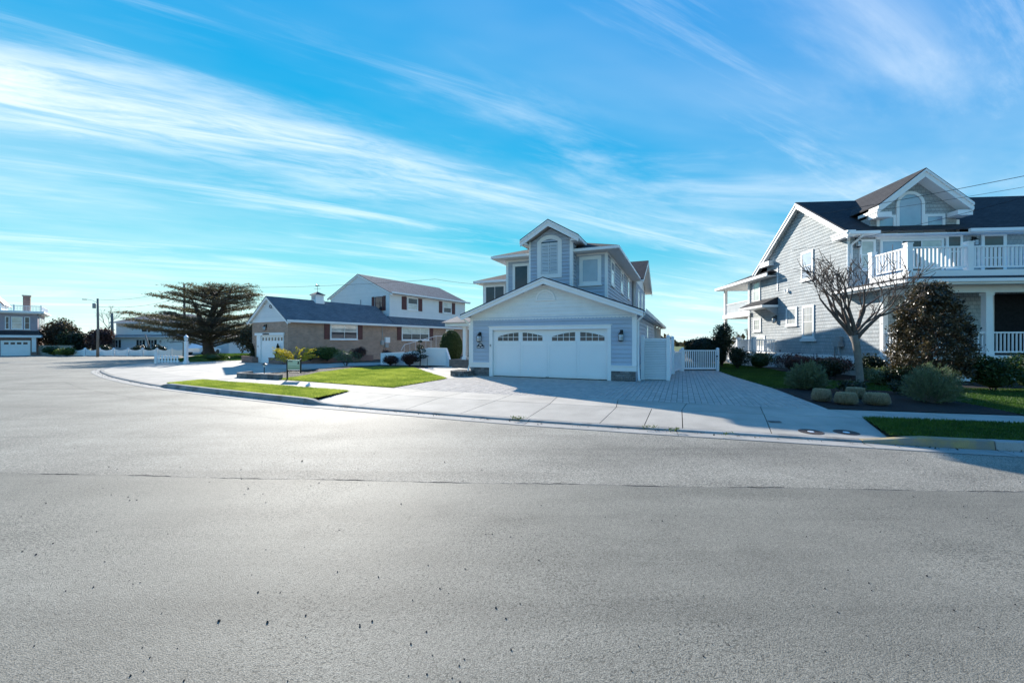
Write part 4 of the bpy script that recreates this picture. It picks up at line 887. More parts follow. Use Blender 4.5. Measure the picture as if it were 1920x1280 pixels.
# ground floor front behind the porch, upper front behind the balcony
F1 = Face('y-', GY); F2 = Face('y-', 0.0)
gw = MB().box(0.2, W2, GY, GY + 0.2, 0.8, 4.1).build('porch_wall', 'cedar', H2)
siding(F1, gw, [(0.0, 1.05), (W2, 1.05), (W2, 3.7), (0.0, 3.7)], 0.175, 'cedar', 'shingle_course', 0.024, 0.008, gap=0.006)
uw2 = MB().box(0.2, W2, 0.0, 0.2, 4.0, 6.7).prism([(1.0, 6.7), (4.75, 6.7), (4.75, 7.9), (2.95, 9.33), (1.0, 7.8)], 'y', 0.0, 0.2).build('upper_front_wall', 'cedar', H2)
siding(F2, uw2, [(0.0, 4.1), (W2, 4.1), (W2, 6.68), (0.0, 6.68)], 0.175, 'cedar', 'shingle_course', 0.024, 0.008, gap=0.006)
siding(F2, uw2, [(1.0, 6.68), (4.75, 6.68), (4.75, 7.9), (2.95, 9.33), (1.0, 7.8)], 0.175, 'cedar', 'shingle_course', 0.024, 0.008, gap=0.006)
MB().box(-0.025, 0.10, -0.03, 0.0, 4.1, 6.6).box(4.75, 4.88, -0.03, 0.2, 6.4, 7.3).build_each('corner_board', 'white', H2)
MB().box(0.2, W2, 9.0, 9.14, 0, 5.85).box(W2 - 0.2, W2, GY + 0.2, 9.0, 0, 6.6).build_each('rear_wall', 'cedar', H2)
# main roof
zt = lambda y: zs2(y)
ov = 0.33
prof = [(-0.45, zt(-0.45)), (3.45, 9.46), (8.2, zt(8.2))]
r2 = MB().prism(prof + [(8.2, zt(8.2) - 0.06), (3.45, 9.40), (-0.45, zt(-0.45) - 0.06)], 'x', -ov, W2 + 0.4).build('main_roof', 'roof_x', H2)
pr = lambda a, b, x0, x1: MB().prism([(y, z - a) for y, z in prof] + [(y, z - b) for y, z in prof[::-1]], 'x', x0, x1)
pr(0.062, 0.36, -ov + 0.01, -ov + 0.05).build('rake_board', 'white', r2); pr(0.062, 0.16, -ov - 0.03, -ov + 0.009).build('rake_moulding', 'white', r2); pr(0.064, 0.20, -ov + 0.051, 0.0).build('soffit', 'white', r2)
MB().box(-ov, 0.0, -0.5, 0.55, 6.52, 6.72).box(-ov - 0.03, 0.0, -0.53, 0.6, 6.721, 6.80).build_each('eave_return', 'white', r2)
MB().box(-ov, 0.0, 6.2, 7.25, 6.42, 6.62).box(-ov - 0.03, 0.0, 6.15, 7.28, 6.621, 6.70).build_each('eave_return', 'white', r2)
MB().box(-0.3, 1.05, -0.57, -0.45, 6.60, 6.74).box(4.85, W2 + 0.4, -0.57, -0.45, 6.60, 6.74).build_each('rain_gutter', 'white', r2)
MB().box(-0.3, W2, -0.45, 0.0, 6.56, 6.60).build_each('eave_soffit', 'white', r2)
MB().tube([(0.35, -0.5, 6.6), (0.3, -0.35, 6.45), (0.12, -0.08, 6.2), (0.12, -0.08, 6.0), (0.12, -0.08, 4.3)], 0.05, 8).build('downspout', 'white', H2, True)
# front cross gable
GC = 2.95; gh = 2.02
zc = lambda x: 9.55 - 0.80 * abs(x - GC)
chg = lambda a, b, y0, y1, q=0.0: MB().prism([(GC - gh + q, zc(GC - gh + q) - a), (GC, 9.55 - a), (GC + gh - q, zc(GC + gh - q) - a), (GC + gh - q, zc(GC + gh - q) - b), (GC, 9.55 - b), (GC - gh + q, zc(GC - gh + q) - b)], 'y', y0, y1)
cg = chg(0, 0.05, -0.60, 3.6).build('cross_gable_roof', 'roof_y', H2)
chg(0.052, 0.40, -0.57, -0.53, 0.01).build('rake_board', 'white', cg); chg(0.052, 0.16, -0.62, -0.571, 0.01).build('rake_moulding', 'white', cg); chg(0.054, 0.36, -0.529, 0.0, 0.02).build('soffit', 'white', cg)
MB().box(GC - gh, GC - gh + 0.62, -0.528, -0.001, 7.36, 7.60).box(GC + gh - 0.62, GC + gh, -0.528, -0.001, 7.36, 7.60).box(GC - gh - .03, GC - gh + 0.02, -0.56, 0.6, 7.601, 7.74).box(GC + gh - .02, GC + gh + 0.03, -0.56, 0.6, 7.601, 7.74).build_each('eave_return', 'white', cg)
MB().box(1.0, 1.2, 0.201, 1.5, 6.6, 7.5).box(4.55, 4.75, 0.201, 1.5, 6.6, 7.5).build_each('gable_cheek', 'cedar', H2)
# the great window: arched centre light, two side lights, a white shelf, sliding doors below
arch_window(H2, F2, 2.12, 3.36, 6.74, 8.05, 8.67, 0.13, 'glass_blind', d=0.02)
window(H2, F2, 1.26, 2.11, 6.72, 7.58, 'glass_blind', 0.12, 1, 1, 0.02); window(H2, F2, 3.37, 4.24, 6.72, 7.58, 'glass_blind', 0.12, 1, 1, 0.02)
MB().box(1.22, 4.28, -0.09, 0, 6.44, 6.66).build('window_shelf', 'white', H2)
window(H2, F2, 1.42, 4.18, 4.35, 6.43, ['glass_blind', 'glass_dark', 'glass_curtain'], 0.10, 3, 1, 0.02, sill=False)
window(H2, F2, 0.50, 1.22, 5.0, 6.45, 'glass_curtain', 0.11, 1, 2, 0.02)
window(H2, F2, 4.28, 5.0, 5.0, 6.6, 'glass_dark', 0.11, 1, 2, 0.02); window(H2, F2, 5.78, 6.85, 4.35, 6.62, 'glass_dark', 0.14, 1, 2, 0.02)
window(H2, F2, 8.2, 9.6, 4.8, 6.5, 'glass_dark', 0.12, 2, 2, 0.02)
lantern(H2, F2, 0.38, 6.25); lantern(H2, F2, 5.45, 6.2)
# side windows
for (a, b, c, d, g, mu) in ((2.40, 3.42, 4.98, 6.58, 'glass_blind', 0), (2.34, 3.33, 1.78, 3.58, 'glass_curtain', 3), (3.80, 4.86, 2.52, 3.60, 'glass_curtain', 2), (7.78, 8.72, 4.27, 5.80, 'glass_curtain', 0), (7.68, 8.66, 2.28, 3.18, 'glass_curtain', 2)):
    window(H2, S2, a, b, c, d, g, 0.12, 1, 2 if mu != 2 else 1, 0.022, munt=mu)
MB().box(-0.10, -0.02, 2.20, 3.47, 1.60, 1.72).build('sill_board', 'white', H2)
MB().box(-0.05, -0.022, 5.72, 5.82, 4.75, 6.28).build('trim_board', 'white', H2)
# side entry: hood, door, light, steps
hd = MB().add([(-0.95, 5.75, 3.93), (-0.95, 8.7, 3.93), (0, 8.7, 4.38), (0, 5.75, 4.38), (-0.95, 5.75, 3.88), (-0.95, 8.7, 3.88), (0, 8.7, 3.88), (0, 5.75, 3.88)], [(0, 1, 2, 3), (4, 7, 6, 5), (0, 4, 5, 1), (0, 3, 7, 4), (1, 5, 6, 2)]).build('door_hood', 'roof_y', H2)
MB().box(-0.98, 0.0, 5.72, 8.73, 3.74, 3.878).build('hood_fascia', 'white', hd)
MB().add([(-0.85, 5.76, 3.74), (-0.02, 5.76, 3.74), (-0.02, 5.76, 3.2), (-0.85, 5.82, 3.74), (-0.02, 5.82, 3.74), (-0.02, 5.82, 3.2)], [(0, 1, 2), (3, 5, 4), (0, 3, 4, 1), (0, 2, 5, 3)]).build('bracket', 'grey_metal', hd)
lantern(H2, S2, 5.95, 2.95)
dr = MB().box(-0.06, -0.02, 7.2, 8.35, 0.95, 2.0).build('side_door', 'white_door', H2); MB().box(-0.065, -0.06, 7.35, 8.2, 1.3, 1.85).build('pane', 'glass_curtain', dr)
stp = MB().box(-1.4, -0.021, 5.85, 8.0, 0.0, 0.85).build('side_stoop', 'vinyl', H2)
for k in range(6): MB().box(-1.425, -1.401, 5.83, 8.02, 0.06 + 0.13 * k, 0.175 + 0.13 * k).build('skirt_board', 'vinyl', stp); MB().box(-1.42, -0.03, 5.826, 5.849, 0.06 + 0.13 * k, 0.175 + 0.13 * k).build('skirt_board', 'vinyl', stp)
st = MB()
for k in range(5): st.box(-1.35, -0.1, 8.0 + 0.25 * k, 8.25 + 0.25 * k, 0.0, 0.72 - 0.15 * k)
st.build('stair_flight', 'vinyl', H2)
def railing(parent, p0, p1, z0, z1, name='railing', gap=0.14, bw_=0.018, posts=(True, True), pz=0.12, bz=0.10):
    """rail between two plan points; z0/z1 = (bottom, top) heights at each end"""
    o = empty(name, parent=parent); L = math.hypot(p1[0] - p0[0], p1[1] - p0[1]); d = ((p1[0] - p0[0]) / L, (p1[1] - p0[1]) / L); n_ = (-d[1], d[0])
    def bar(t0, t1, za0, za1, zb0, zb1, hw):
        q = lambda t, s, z: (p0[0] + d[0] * t + n_[0] * s, p0[1] + d[1] * t + n_[1] * s, z)
        return MB().loft([q(t0, -hw, za0), q(t0, hw, za0), q(t0, hw, za1), q(t0, -hw, za1)], [q(t1, -hw, zb0), q(t1, hw, zb0), q(t1, hw, zb1), q(t1, -hw, zb1)])
    bar(0.0, L, z0[1] - 0.06, z0[1], z1[1] - 0.06, z1[1], 0.045).build_each('top_rail', 'vinyl', o)
    bar(0.0, L, z0[0] + bz, z0[0] + bz + 0.06, z1[0] + bz, z1[0] + bz + 0.06, 0.025).build('bottom_rail', 'vinyl', o)
    k = max(1, int(L / gap)); g = L / k; me = None
    for i in range(k):
        t = (i + 0.5) * g; f = t / L; zb = z0[0] + (z1[0] - z0[0]) * f + bz + 0.06; zt_ = z0[1] + (z1[1] - z0[1]) * f - 0.06
        if me is None or abs(z0[0] - z1[0]) > 1e-6: me = MB().box(-bw_, bw_, -bw_, bw_, 0, zt_ - zb).mesh('vinyl')
        b = link('baluster', me, o, (p0[0] + d[0] * t, p0[1] + d[1] * t, zb)); b.rotation_euler = (0, 0, math.atan2(d[1], d[0]))
    for s, on in zip((0, 1), posts):
        if not on: continue
        x, y = (p0, p1)[s]; zb, zt_ = (z0, z1)[s]; w = 0.10
        MB().box(x - w, x + w, y - w, y + w, zb, zt_ + pz).box(x - w - .02, x + w + .02, y - w - .02, y + w + .02, zt_ + pz + .001, zt_ + pz + 0.05).build('newel_post', 'vinyl', o)
    return o
railing(H2, (-1.35, 5.95), (-1.35, 8.0), (0.85, 1.72), (0.85, 1.72), 'stoop_railing', 0.13); railing(H2, (-0.1, 5.92), (-1.25, 5.92), (0.85, 1.72), (0.85, 1.72), 'stoop_railing', 0.13, posts=(False, False)); railing(H2, (-1.35, 8.1), (-1.35, 9.3), (0.75, 1.65), (0.1, 1.0), 'stair_railing', 0.13, posts=(False, True))
# balcony deck, lower roof band, porch
MB().box(0.0, W2, PY + 0.05, GY, 4.08, 4.16).box(0.0, W2, GY, 0.0, 4.12, 4.16).build('balcony_deck', 'white', H2)
MB().box(-0.06, W2, PY - 0.02, PY + 0.049, 4.16, 4.40).box(-0.06, 0.0, PY + 0.05, -1.40, 4.161, 4.40).build_each('balcony_band', 'white', H2)
px_ = [0.02, 2.22, 4.6, 7.0, 9.4, 11.8]
for a, b in zip(px_, px_[1:]): railing(H2, (a, PY + 0.10), (b, PY + 0.10), (4.40, 5.36), (4.40, 5.36), 'balcony_railing', 0.145, 0.027, (a == px_[0], True))
railing(H2, (0.02, -1.45), (0.02, PY + 0.12), (4.40, 5.36), (4.40, 5.36), 'balcony_railing', 0.145, 0.027, (True, False))
sk = [(-0.55, PY - 0.55), (W2 + 0.5, PY - 0.55), (W2 + 0.5, -1.6), (-0.55, -1.6)]
zl, zh = 4.02, 4.17
pr2 = MB().add([(-0.6, PY - 0.6, zl), (W2, PY - 0.6, zl), (W2, PY - 0.021, zh), (-0.061, PY - 0.021, zh), (-0.061, 0.35, zh), (-0.6, 0.35, zl), (-0.6, PY - 0.6, zl - 0.05), (W2, PY - 0.6, zl - 0.05), (-0.6, 0.35, zl - 0.05)], [(0, 1, 2, 3), (0, 3, 4, 5), (0, 6, 7, 1), (0, 5, 8, 6), (4, 8, 5)]).build('porch_roof', 'roof_x', H2)
MB().box(-0.58, W2, PY - 0.58, PY - 0.50, 3.78, 3.969).box(-0.58, -0.50, PY - 0.499, 0.3, 3.78, 3.969).box(-0.64, W2, PY - 0.66, PY - 0.601, 3.86, 3.985).box(-0.66, -0.601, PY - 0.60, 0.3, 3.86, 3.985).build_each('porch_fascia', 'white', pr2)
MB().box(-0.499, W2, PY - 0.499, GY - 0.03, 3.80, 3.83).box(-0.499, -0.03, GY - 0.029, 0.3, 3.80, 3.83).build('porch_ceiling', 'white', pr2)
MB().box(0.0, W2, PY, PY + 0.16, 3.52, 3.799).box(0.0, 0.16, PY + 0.161, GY, 3.52, 3.799).build_each('porch_beam', 'white', H2)
MB().box(-0.05, W2, PY - 0.08, GY - 0.001, 0.98, 1.06).build('porch_floor', 'grey_metal', H2)
MB().box(-0.08, W2, PY - 0.11, PY - 0.081, 0.78, 1.055).box(-0.08, -0.051, PY - 0.08, GY, 0.78, 1.055).build_each('deck_band', 'white', H2)
for k in range(5): MB().box(-0.05, W2, PY - 0.07, PY - 0.04, 0.05 + 0.145 * k, 0.18 + 0.145 * k).build('skirt_board', 'white', H2); MB().box(-0.05, -0.02, PY - 0.039, GY, 0.05 + 0.145 * k, 0.18 + 0.145 * k).build('skirt_board', 'white', H2)
for x in (0.12, 2.90, 5.8, 8.7, 11.6): MB().box(x - 0.12, x + 0.12, PY + 0.02, PY + 0.22, 1.061, 3.519).box(x - 0.15, x + 0.15, PY - 0.01, PY + 0.25, 1.06, 1.20).box(x - 0.15, x + 0.15, PY - 0.01, PY + 0.25, 3.40, 3.518).build('porch_column', 'white', H2)
MB().box(2.5, 2.78, GY - 0.06, GY, 1.07, 3.79).build('pilaster', 'white', H2)
MB().box(4.45, W2 - 4, GY - 0.05, GY - 0.024, 1.07, 3.6).build('dark_opening_panel', 'tar', H2)  # solid panel, its near-black colour stands for the unlit depth of the opening
MB().box(4.3, 4.45, GY - 0.06, GY - 0.0, 1.07, 3.7).build('opening_trim', 'white', H2)
for a, b in ((0.24, 2.78), (3.02, 5.68), (5.92, 8.58), (8.82, 11.5)): railing(H2, (a, PY + 0.10), (b, PY + 0.10), (1.06, 1.98), (1.06, 1.98), 'porch_railing', 0.135, 0.02, (False, False))
railing(H2, (0.10, GY - 0.05), (0.10, PY + 0.22), (1.06, 1.98), (1.06, 1.98), 'porch_railing', 0.135, 0.02, (False, False))
# white side post by the wall corner
MB().box(-0.02, 0.18, GY - 0.21, GY - 0.03, 1.06, 3.52).build('corner_pilaster', 'white', H2)
# rear wing and two-level rear porch
rv = [(-0.55, 5.9, 5.98), (-0.55, 13.6, 5.90), (6.0, 13.6, 5.90), (6.0, 5.9, 5.98), (2.2, 8.6, 7.1), (6.0, 8.6, 7.1)]
rr2 = MB().add(rv + [(a, b, c - 0.05) for a, b, c in rv[:4]], [(1, 0, 4), (2, 1, 4, 5), (0, 3, 5, 4), (6, 9, 8, 7), (0, 1, 7, 6), (1, 2, 8, 7)]).build('rear_roof', 'roof_y', H2)
MB().box(-0.62, -0.551, 5.9, 13.67, 5.72, 5.90).box(-0.55, 6.0, 13.6, 13.67, 5.72, 5.90).build_each('rain_gutter', 'white', rr2); MB().box(-0.55, 6, 5.9, 13.6, 5.70, 5.735).build('soffit', 'white', rr2)
MB().box(-0.1, 5.5, 9.14, 13.3, 3.55, 3.62).box(-0.13, 5.5, 13.25, 13.32, 3.40, 3.70).box(-0.15, -0.101, 9.0, 13.32, 3.40, 3.70).build_each('rear_balcony', 'white', H2)
for y in (9.25, 13.15): MB().box(-0.08, 0.12, y - 0.1, y + 0.1, 3.70, 5.70).build('rear_post', 'white', H2); MB().box(-0.08, 0.12, y - 0.1, y + 0.1, 0.0, 3.40).build('rear_post', 'white', H2)
railing(H2, (0.02, 9.4), (0.02, 13.0), (3.66, 4.55), (3.66, 4.55), 'rear_railing', 0.14, 0.02, (False, False))
MB().box(2.5, 5.5, 9.14, 13.3, 0, 5.7).build('rear_room', 'cedar', H2)
# fittings on the side wall
MB().tube([(-0.12, 4.75, 4.62), (-0.2, 4.75, 4.60)], 0.09, 10).box(-0.05, -0.02, 4.65, 4.85, 4.52, 4.72).build('floodlight', 'white', H2)
gm = MB().box(-0.30, -0.05, 0.15, 0.55, 1.35, 1.60).box(-0.22, -0.08, 0.2, 0.5, 1.601, 1.85).build('gas_meter', 'grey_metal', H2); MB().tube([(-0.18, 0.3, 1.35), (-0.18, 0.3, 0.75), (-0.18, 0.2, 0.6)], 0.025, 8).tube([(-0.1, 0.5, 1.45), (-0.1, 0.7, 1.4), (-0.1, 0.7, 0.1)], 0.022, 8).build('pipe', 'grey_metal', gm, True)
br_ = tag(empty('garden_hand_rail', (15.6, 22.3, 0.12)), 'thin black metal hand rail by the shrubs below the side wall', 'hand rail'); MB().tube([(0, 0, 0), (0, 0, 0.95), (0.55, -0.9, 0.95), (0.55, -0.9, 0)], 0.018, 6).build_each('rail', 'black', br_)

# ================================================================== brick house with white upper storey
H3 = tag(empty('brick_house', (-15.946, 28.476, 0.12), R_(-31)), 'brown brick house with white upper storey, grey roofs and burgundy shutters', 'house')
G3 = Face('y-', 0.0); L3 = Face('x+', 0.0); LEN = 21.6; GW = 4.86
MB().box(-GW, -4.15, 0, 0.2, 0, 3.05).box(-0.52, 0, 0, 0.2, 0, 3.05).box(-4.15, -0.52, 0, 0.2, 2.05, 3.05).build('garage_wall', 'brick', H3)
MB().box(-0.2, 0, 0.2, LEN, 0, 3.12).build('long_wall', 'brick', H3)
MB().box(-9.9, -9.7, 10.2, LEN, 0, 3.1).box(-9.9, -0.2, LEN - 0.2, LEN, 0, 3.1).box(-GW, -GW + 0.2, 0.2, 10.2, 0, 3.05).box(-9.9, -GW, 10.2, 10.4, 0, 3.1).build_each('rear_wall', 'brick', H3)
gb = MB().prism([(-GW - 0.1, 3.05), (0.1, 3.05), (-2.5, 4.78)], 'y', 0.02, 0.2).build('garage_gable', 'siding_white', H3)
siding(G3, gb, [(-GW - 0.15, 3.04), (0.12, 3.04), (-2.45, 4.82)], 0.15, 'siding_white', 'siding_board', 0.022, 0.008, gap=0.01)
zr3 = lambda x: 4.97 - 0.69 * abs(x + 2.52)
pf = [(-5.25, zr3(-5.25)), (-2.52, 4.97), (0.28, zr3(0.28))]
g3 = MB().prism(pf + [(x, z - 0.05) for x, z in pf[::-1]], 'y', -0.22, 9.9).build('garage_roof', 'roof_grey', H3)
MB().prism([(x, z - 0.052) for x, z in pf] + [(x, z - 0.22) for x, z in pf[::-1]], 'y', -0.20, -0.16).build('rake_board', 'white', g3)
MB().prism([(x, z - 0.054) for x, z in pf] + [(x, z - 0.15) for x, z in pf[::-1]], 'y', -0.159, 0.02).build('soffit', 'white', g3)
MB().box(0.0, 0.36, -0.20, LEN, 2.97, 3.02).box(0.28, 0.37, -0.22, LEN, 3.021, 3.14).box(-5.33, -GW, -0.2, 9.9, 2.97, 3.02).box(-5.34, -5.25, -0.22, 9.9, 3.021, 3.10).build_each('eave', 'white', H3)
# lower skirt roof in front of the upper storey
MB().add([(0.28, 9.9, 3.10), (0.28, LEN + .2, 3.10), (-1.0, LEN + .2, 3.98), (-1.0, 9.9, 3.98), (0.28, 9.9, 3.05), (0.28, LEN + .2, 3.05), (-1.0, LEN + .2, 3.05), (-1.0, 9.9, 3.05)], [(0, 1, 2, 3), (0, 4, 5, 1), (0, 3, 7, 4), (1, 5, 6, 2)]).build('skirt_roof', 'roof_grey', H3)
# garage door
MB().box(-4.15, -3.62, -0.04, 0.15, 0, 2.05).box(-0.60, -0.52, -0.04, 0.15, 0, 2.05).box(-4.4, -0.45, -0.07, 0.1, 2.051, 2.24).build_each('door_surround', 'white', H3)
gd3 = MB().box(-3.62, -0.60, 0.06, 0.12, 0.0, 2.05).build('garage_door', 'white_door', H3)
for k in range(7): x = -3.5 + k * 0.415; MB().box(x, x + 0.24, 0.052, 0.0595, 1.66, 1.90).build('pane', 'glass_dark', gd3)
for k in range(4): MB().box(-3.6, -0.62, 0.056, 0.0598, 0.02 + 0.41 * k, 0.405 + 0.41 * k).build('door_panel', 'white_door', gd3)
lantern(H3, G3, -2.85, 2.60); MB().box(-3.2, -2.35, -0.10, -0.071, 2.10, 2.20).build('name_board', 'rust', H3)
MB().box(-3.98, -3.9, -0.06, -0.041, 1.15, 1.3).build('keypad', 'grey_metal', H3)
# ground floor windows and shutters on the long wall
window(H3, L3, 3.29, 5.82, 1.75, 3.0, ['glass_dark', 'glass_dark', 'glass_curtain', 'glass_curtain'], 0.10, 2, 2); shutter(H3, L3, 2.80, 3.26, 1.78, 2.97); shutter(H3, L3, 5.86, 6.34, 1.78, 2.97)
window(H3, L3, 10.74, 14.46, 1.70, 2.98, ['glass_dark', 'glass_dark', 'glass_dark', 'glass_curtain', 'glass_curtain', 'glass_curtain'], 0.11, 3, 2); shutter(H3, L3, 10.19, 10.68, 1.72, 2.94); shutter(H3, L3, 14.52, 15.08, 1.72, 2.94)
dd = MB().box(0.0, 0.05, 17.1, 18.4, 0.9, 2.9).build('front_door', 'white_door', H3); MB().box(0.05, 0.056, 17.35, 18.15, 1.7, 2.7).build('pane', 'glass_curtain', dd)
MB().box(0.0, 0.14, 8.25, 8.57, 1.30, 1.68).build('meter_box', 'grey_metal', H3); MB().box(0.0, 0.16, 8.70, 9.22, 1.48, 1.98).build('electric_panel', 'white', H3); MB().box(0.0, 0.12, 8.72, 9.1, 1.05, 1.42).build('meter_box', 'grey_metal', H3)
MB().tube([(0.05, 8.42, 1.68), (0.05, 8.42, 3.0)], 0.025, 6).tube([(0.05, 8.42, 1.3), (0.05, 8.6, 1.0)], 0.02, 6).build('conduit', 'grey_metal', H3)
# upper storey
UX, UY0, UY1, UR = -1.0, 10.2, 21.75, -5.45
up = MB().box(-9.9, UX, UY0, UY1, 3.0, 6.25).prism([(-9.9, 6.25), (UX, 6.25), (UR, 8.15)], 'y', UY0, UY1).build('upper_wall', 'siding_white', H3)
siding(Face('y-', UY0), up, [(-9.9, 3.4), (UX, 3.4), (UX, 6.2), (UR, 8.15), (-9.9, 6.2)], 0.2, 'siding_white', 'siding_board', 0.026, 0.008, gap=0.012)
siding(Face('x+', UX), up, [(UY0, 3.9), (UY1, 3.9), (UY1, 6.22), (UY0, 6.22)], 0.2, 'siding_white', 'siding_board', 0.026, 0.008, gap=0.012)
zr4 = lambda x: 8.34 - 0.455 * abs(x - UR)
p4 = [(-10.35, zr4(-10.35)), (UR, 8.34), (UX + 0.42, zr4(UX + 0.42))]
r4 = MB().prism(p4 + [(x, z - 0.05) for x, z in p4[::-1]], 'y', UY0 - 0.12, UY1 + 0.45).build('upper_roof', 'roof_grey', H3)
MB().prism([(x, z - 0.052) for x, z in p4] + [(x, z - 0.2) for x, z in p4[::-1]], 'y', UY0 - 0.10, UY0 - 0.03).build('rake_board', 'white', r4)
MB().box(UX, UX + 0.44, UY0 - 0.1, UY1 + 0.4, 6.13, 6.17).box(UX + 0.42, UX + 0.50, UY0 - 0.12, UY1 + 0.45, 6.12, 6.27).build_each('rain_gutter', 'white', r4)
FX = Face('x+', UX)
for a, b, c, d in ((11.70, 12.34, 12.46, 13.86), (17.1, 17.66, 17.8, 19.2)):
    shutter(H3, FX, a, b, 4.72, 6.0, d=0.02); window(H3, FX, c, d, 4.75, 5.98, ['glass_dark', 'glass_curtain'] if c > 15 else ['glass_curtain', 'glass_dark'], 0.09, 1, 2, 0.02); shutter(H3, FX, d + 0.1, d + 0.66, 4.70, 6.0, d=0.02)
window(H3, Face('y-', UY0), -2.95, -1.9, 4.62, 5.9, 'glass_dark', 0.06, 1, 2, 0.02, 'burgundy'); shutter(H3, Face('y-', UY0), -3.45, -3.06, 4.55, 5.92, d=0.02); shutter(H3, Face('y-', UY0), -1.86, -1.5, 4.55, 5.95, d=0.02)
# cupola with weather vane on the garage ridge
cu = MB().box(-2.9, -2.14, 3.5, 4.28, 4.55, 5.02).box(-2.86, -2.18, 3.55, 4.23, 5.02, 5.38).box(-2.93, -2.11, 3.47, 4.31, 5.381, 5.44).build('cupola', 'white', H3)
MB().add([(-2.98, 3.42, 5.442), (-2.06, 3.42, 5.442), (-2.06, 4.36, 5.442), (-2.98, 4.36, 5.442), (-2.52, 3.89, 5.72)], [(0, 1, 4), (1, 2, 4), (2, 3, 4), (3, 0, 4)]).build('cupola_roof', 'burgundy', cu)
for k in range(5): MB().box(-2.74, -2.30, 3.538, 3.549, 5.05 + k * 0.06, 5.085 + k * 0.06).build('louver', 'grey_metal', cu)
MB().tube([(-2.52, 3.89, 5.7), (-2.52, 3.89, 6.25)], 0.014, 6).tube([(-2.75, 3.75, 5.95), (-2.29, 4.03, 5.95)], 0.010, 5).prism([(-2.85, 6.18), (-2.5, 6.2), (-2.22, 6.16), (-2.3, 6.24), (-2.5, 6.26), (-2.7, 6.30)], 'y', 3.88, 3.90).build('weather_vane', 'black', cu)
MB().tube([(-3.6, 9.0, 4.1), (-3.6, 9.0, 5.55)], 0.05, 8).build('vent_pipe', 'grey_metal', H3)
MB().tube([(-2.3, -0.06, 4.28), (-2.05, -0.14, 4.3), (-1.95, -0.1, 4.2), (-2.1, -0.05, 4.05), (-2.3, -0.05, 4.1), (-2.3, -0.05, 4.28)], 0.02, 6).build('service_bracket', 'black', H3)
# ---- things around the brick house
def brick_planter(label, p0, p1, w, h, seed):
    a = math.atan2(p1[1] - p0[1], p1[0] - p0[0]); L = math.hypot(p1[0] - p0[0], p1[1] - p0[1]); t = tag(empty('brick_planter', (p0[0], p0[1], 0.12), a), label, 'planter', 'low brick planters')
    MB().box(0, L, 0, 0.12, 0, h).box(0, L, w - 0.12, w, 0, h).box(0, 0.12, 0.12, w - 0.12, 0, h).box(L - 0.12, L, 0.12, w - 0.12, 0, h).build('wall', 'brick_red', t)
    MB().box(-0.02, L + 0.02, -0.02, 0.13, h + 0.001, h + 0.06).box(-0.02, L + 0.02, w - 0.13, w + 0.02, h + 0.001, h + 0.06).build_each('coping', 'brick_red', t); MB().box(0.12, L - 0.12, 0.12, w - 0.12, 0, h - 0.05).build('soil', 'mulch', t); return t
brick_planter('short low brick planter left of the brick house garage door', (-20.9, 30.9), (-19.55, 30.1), 0.8, 0.42, 1)
brick_planter('low brick planter between the brick house garage door and the corner', (-17.5, 28.75), (-15.9, 27.75), 0.75, 0.38, 2)
brick_planter('long low brick planter running along the brick house side wall', (-14.9, 28.3), (-11.7, 33.8), 0.9, 0.42, 3)
# white ramp wall with its hand rail
rp = tag(empty('ramp_wall', (0, 0, 0.12)), 'white ramp wall rising towards the front door of the brick house', 'ramp wall')
A, Bq, C_, D_ = (-8.98, 27.5), (-7.35, 27.1), (-5.6, 26.75), (-4.35, 26.5)
def wallseg(p, q, z0, z1):
    dx, dy = q[0] - p[0], q[1] - p[1]; L = math.hypot(dx, dy); n = (-dy / L * 0.06, dx / L * 0.06)
    return MB().loft([(p[0] - n[0], p[1] - n[1], 0), (q[0] - n[0], q[1] - n[1], 0), (q[0] - n[0], q[1] - n[1], z1), (p[0] - n[0], p[1] - n[1], z0)], [(p[0] + n[0], p[1] + n[1], 0), (q[0] + n[0], q[1] + n[1], 0), (q[0] + n[0], q[1] + n[1], z1), (p[0] + n[0], p[1] + n[1], z0)])
for p, q, z0, z1 in ((A, Bq, 0.80, 0.82), (Bq, C_, 0.82, 1.17), (C_, D_, 1.19, 1.17)): wallseg(p, q, z0, z1).build('wall_panel', 'vinyl', rp)
wallseg((-4.35, 26.5), (-3.9, 25.6), 1.17, 0.25).build('end_panel', 'vinyl', rp); wallseg((-8.98, 27.5), (-8.4, 31.0), 0.80, 0.80).build('end_panel', 'vinyl', rp)
rl = MB().tube([(-8.6, 31, 0.9), (-8.4, 31.2, 1.35), (-6.3, 33.2, 2.05), (-5.8, 33.7, 2.05)], 0.017, 6)
for k in range(7): f = k / 6; rl.tube([(-8.4 + 2.1 * f, 31.2 + 2 * f, 0.6 + 0.5 * f), (-8.4 + 2.1 * f, 31.2 + 2 * f, 1.35 + 0.7 * f)], 0.009, 5)
rlo = rl.build('stair_rail', 'vinyl', rp)
# low block edging of the left bed
eg = tag(empty('block_edging'), 'low concrete block edging round the mulch bed by the sign', 'edging'); ep = smooth_line([(-12.3, 18.9), (-12.35, 18.1), (-11.9, 17.72), (-11.2, 17.45), (-10.4, 17.14), (-9.75, 16.88)], 0.3)
for k in range(len(ep) - 1):
    p, q = ep[k], ep[k + 1]; d = q - p; b = MB().box(0.006, d.length - 0.006, -0.09, 0.09, 0, 0.20).build('block', 'stone', eg, loc=(p.x, p.y, 0.12)); b.rotation_euler = (0, 0, math.atan2(d.y, d.x))
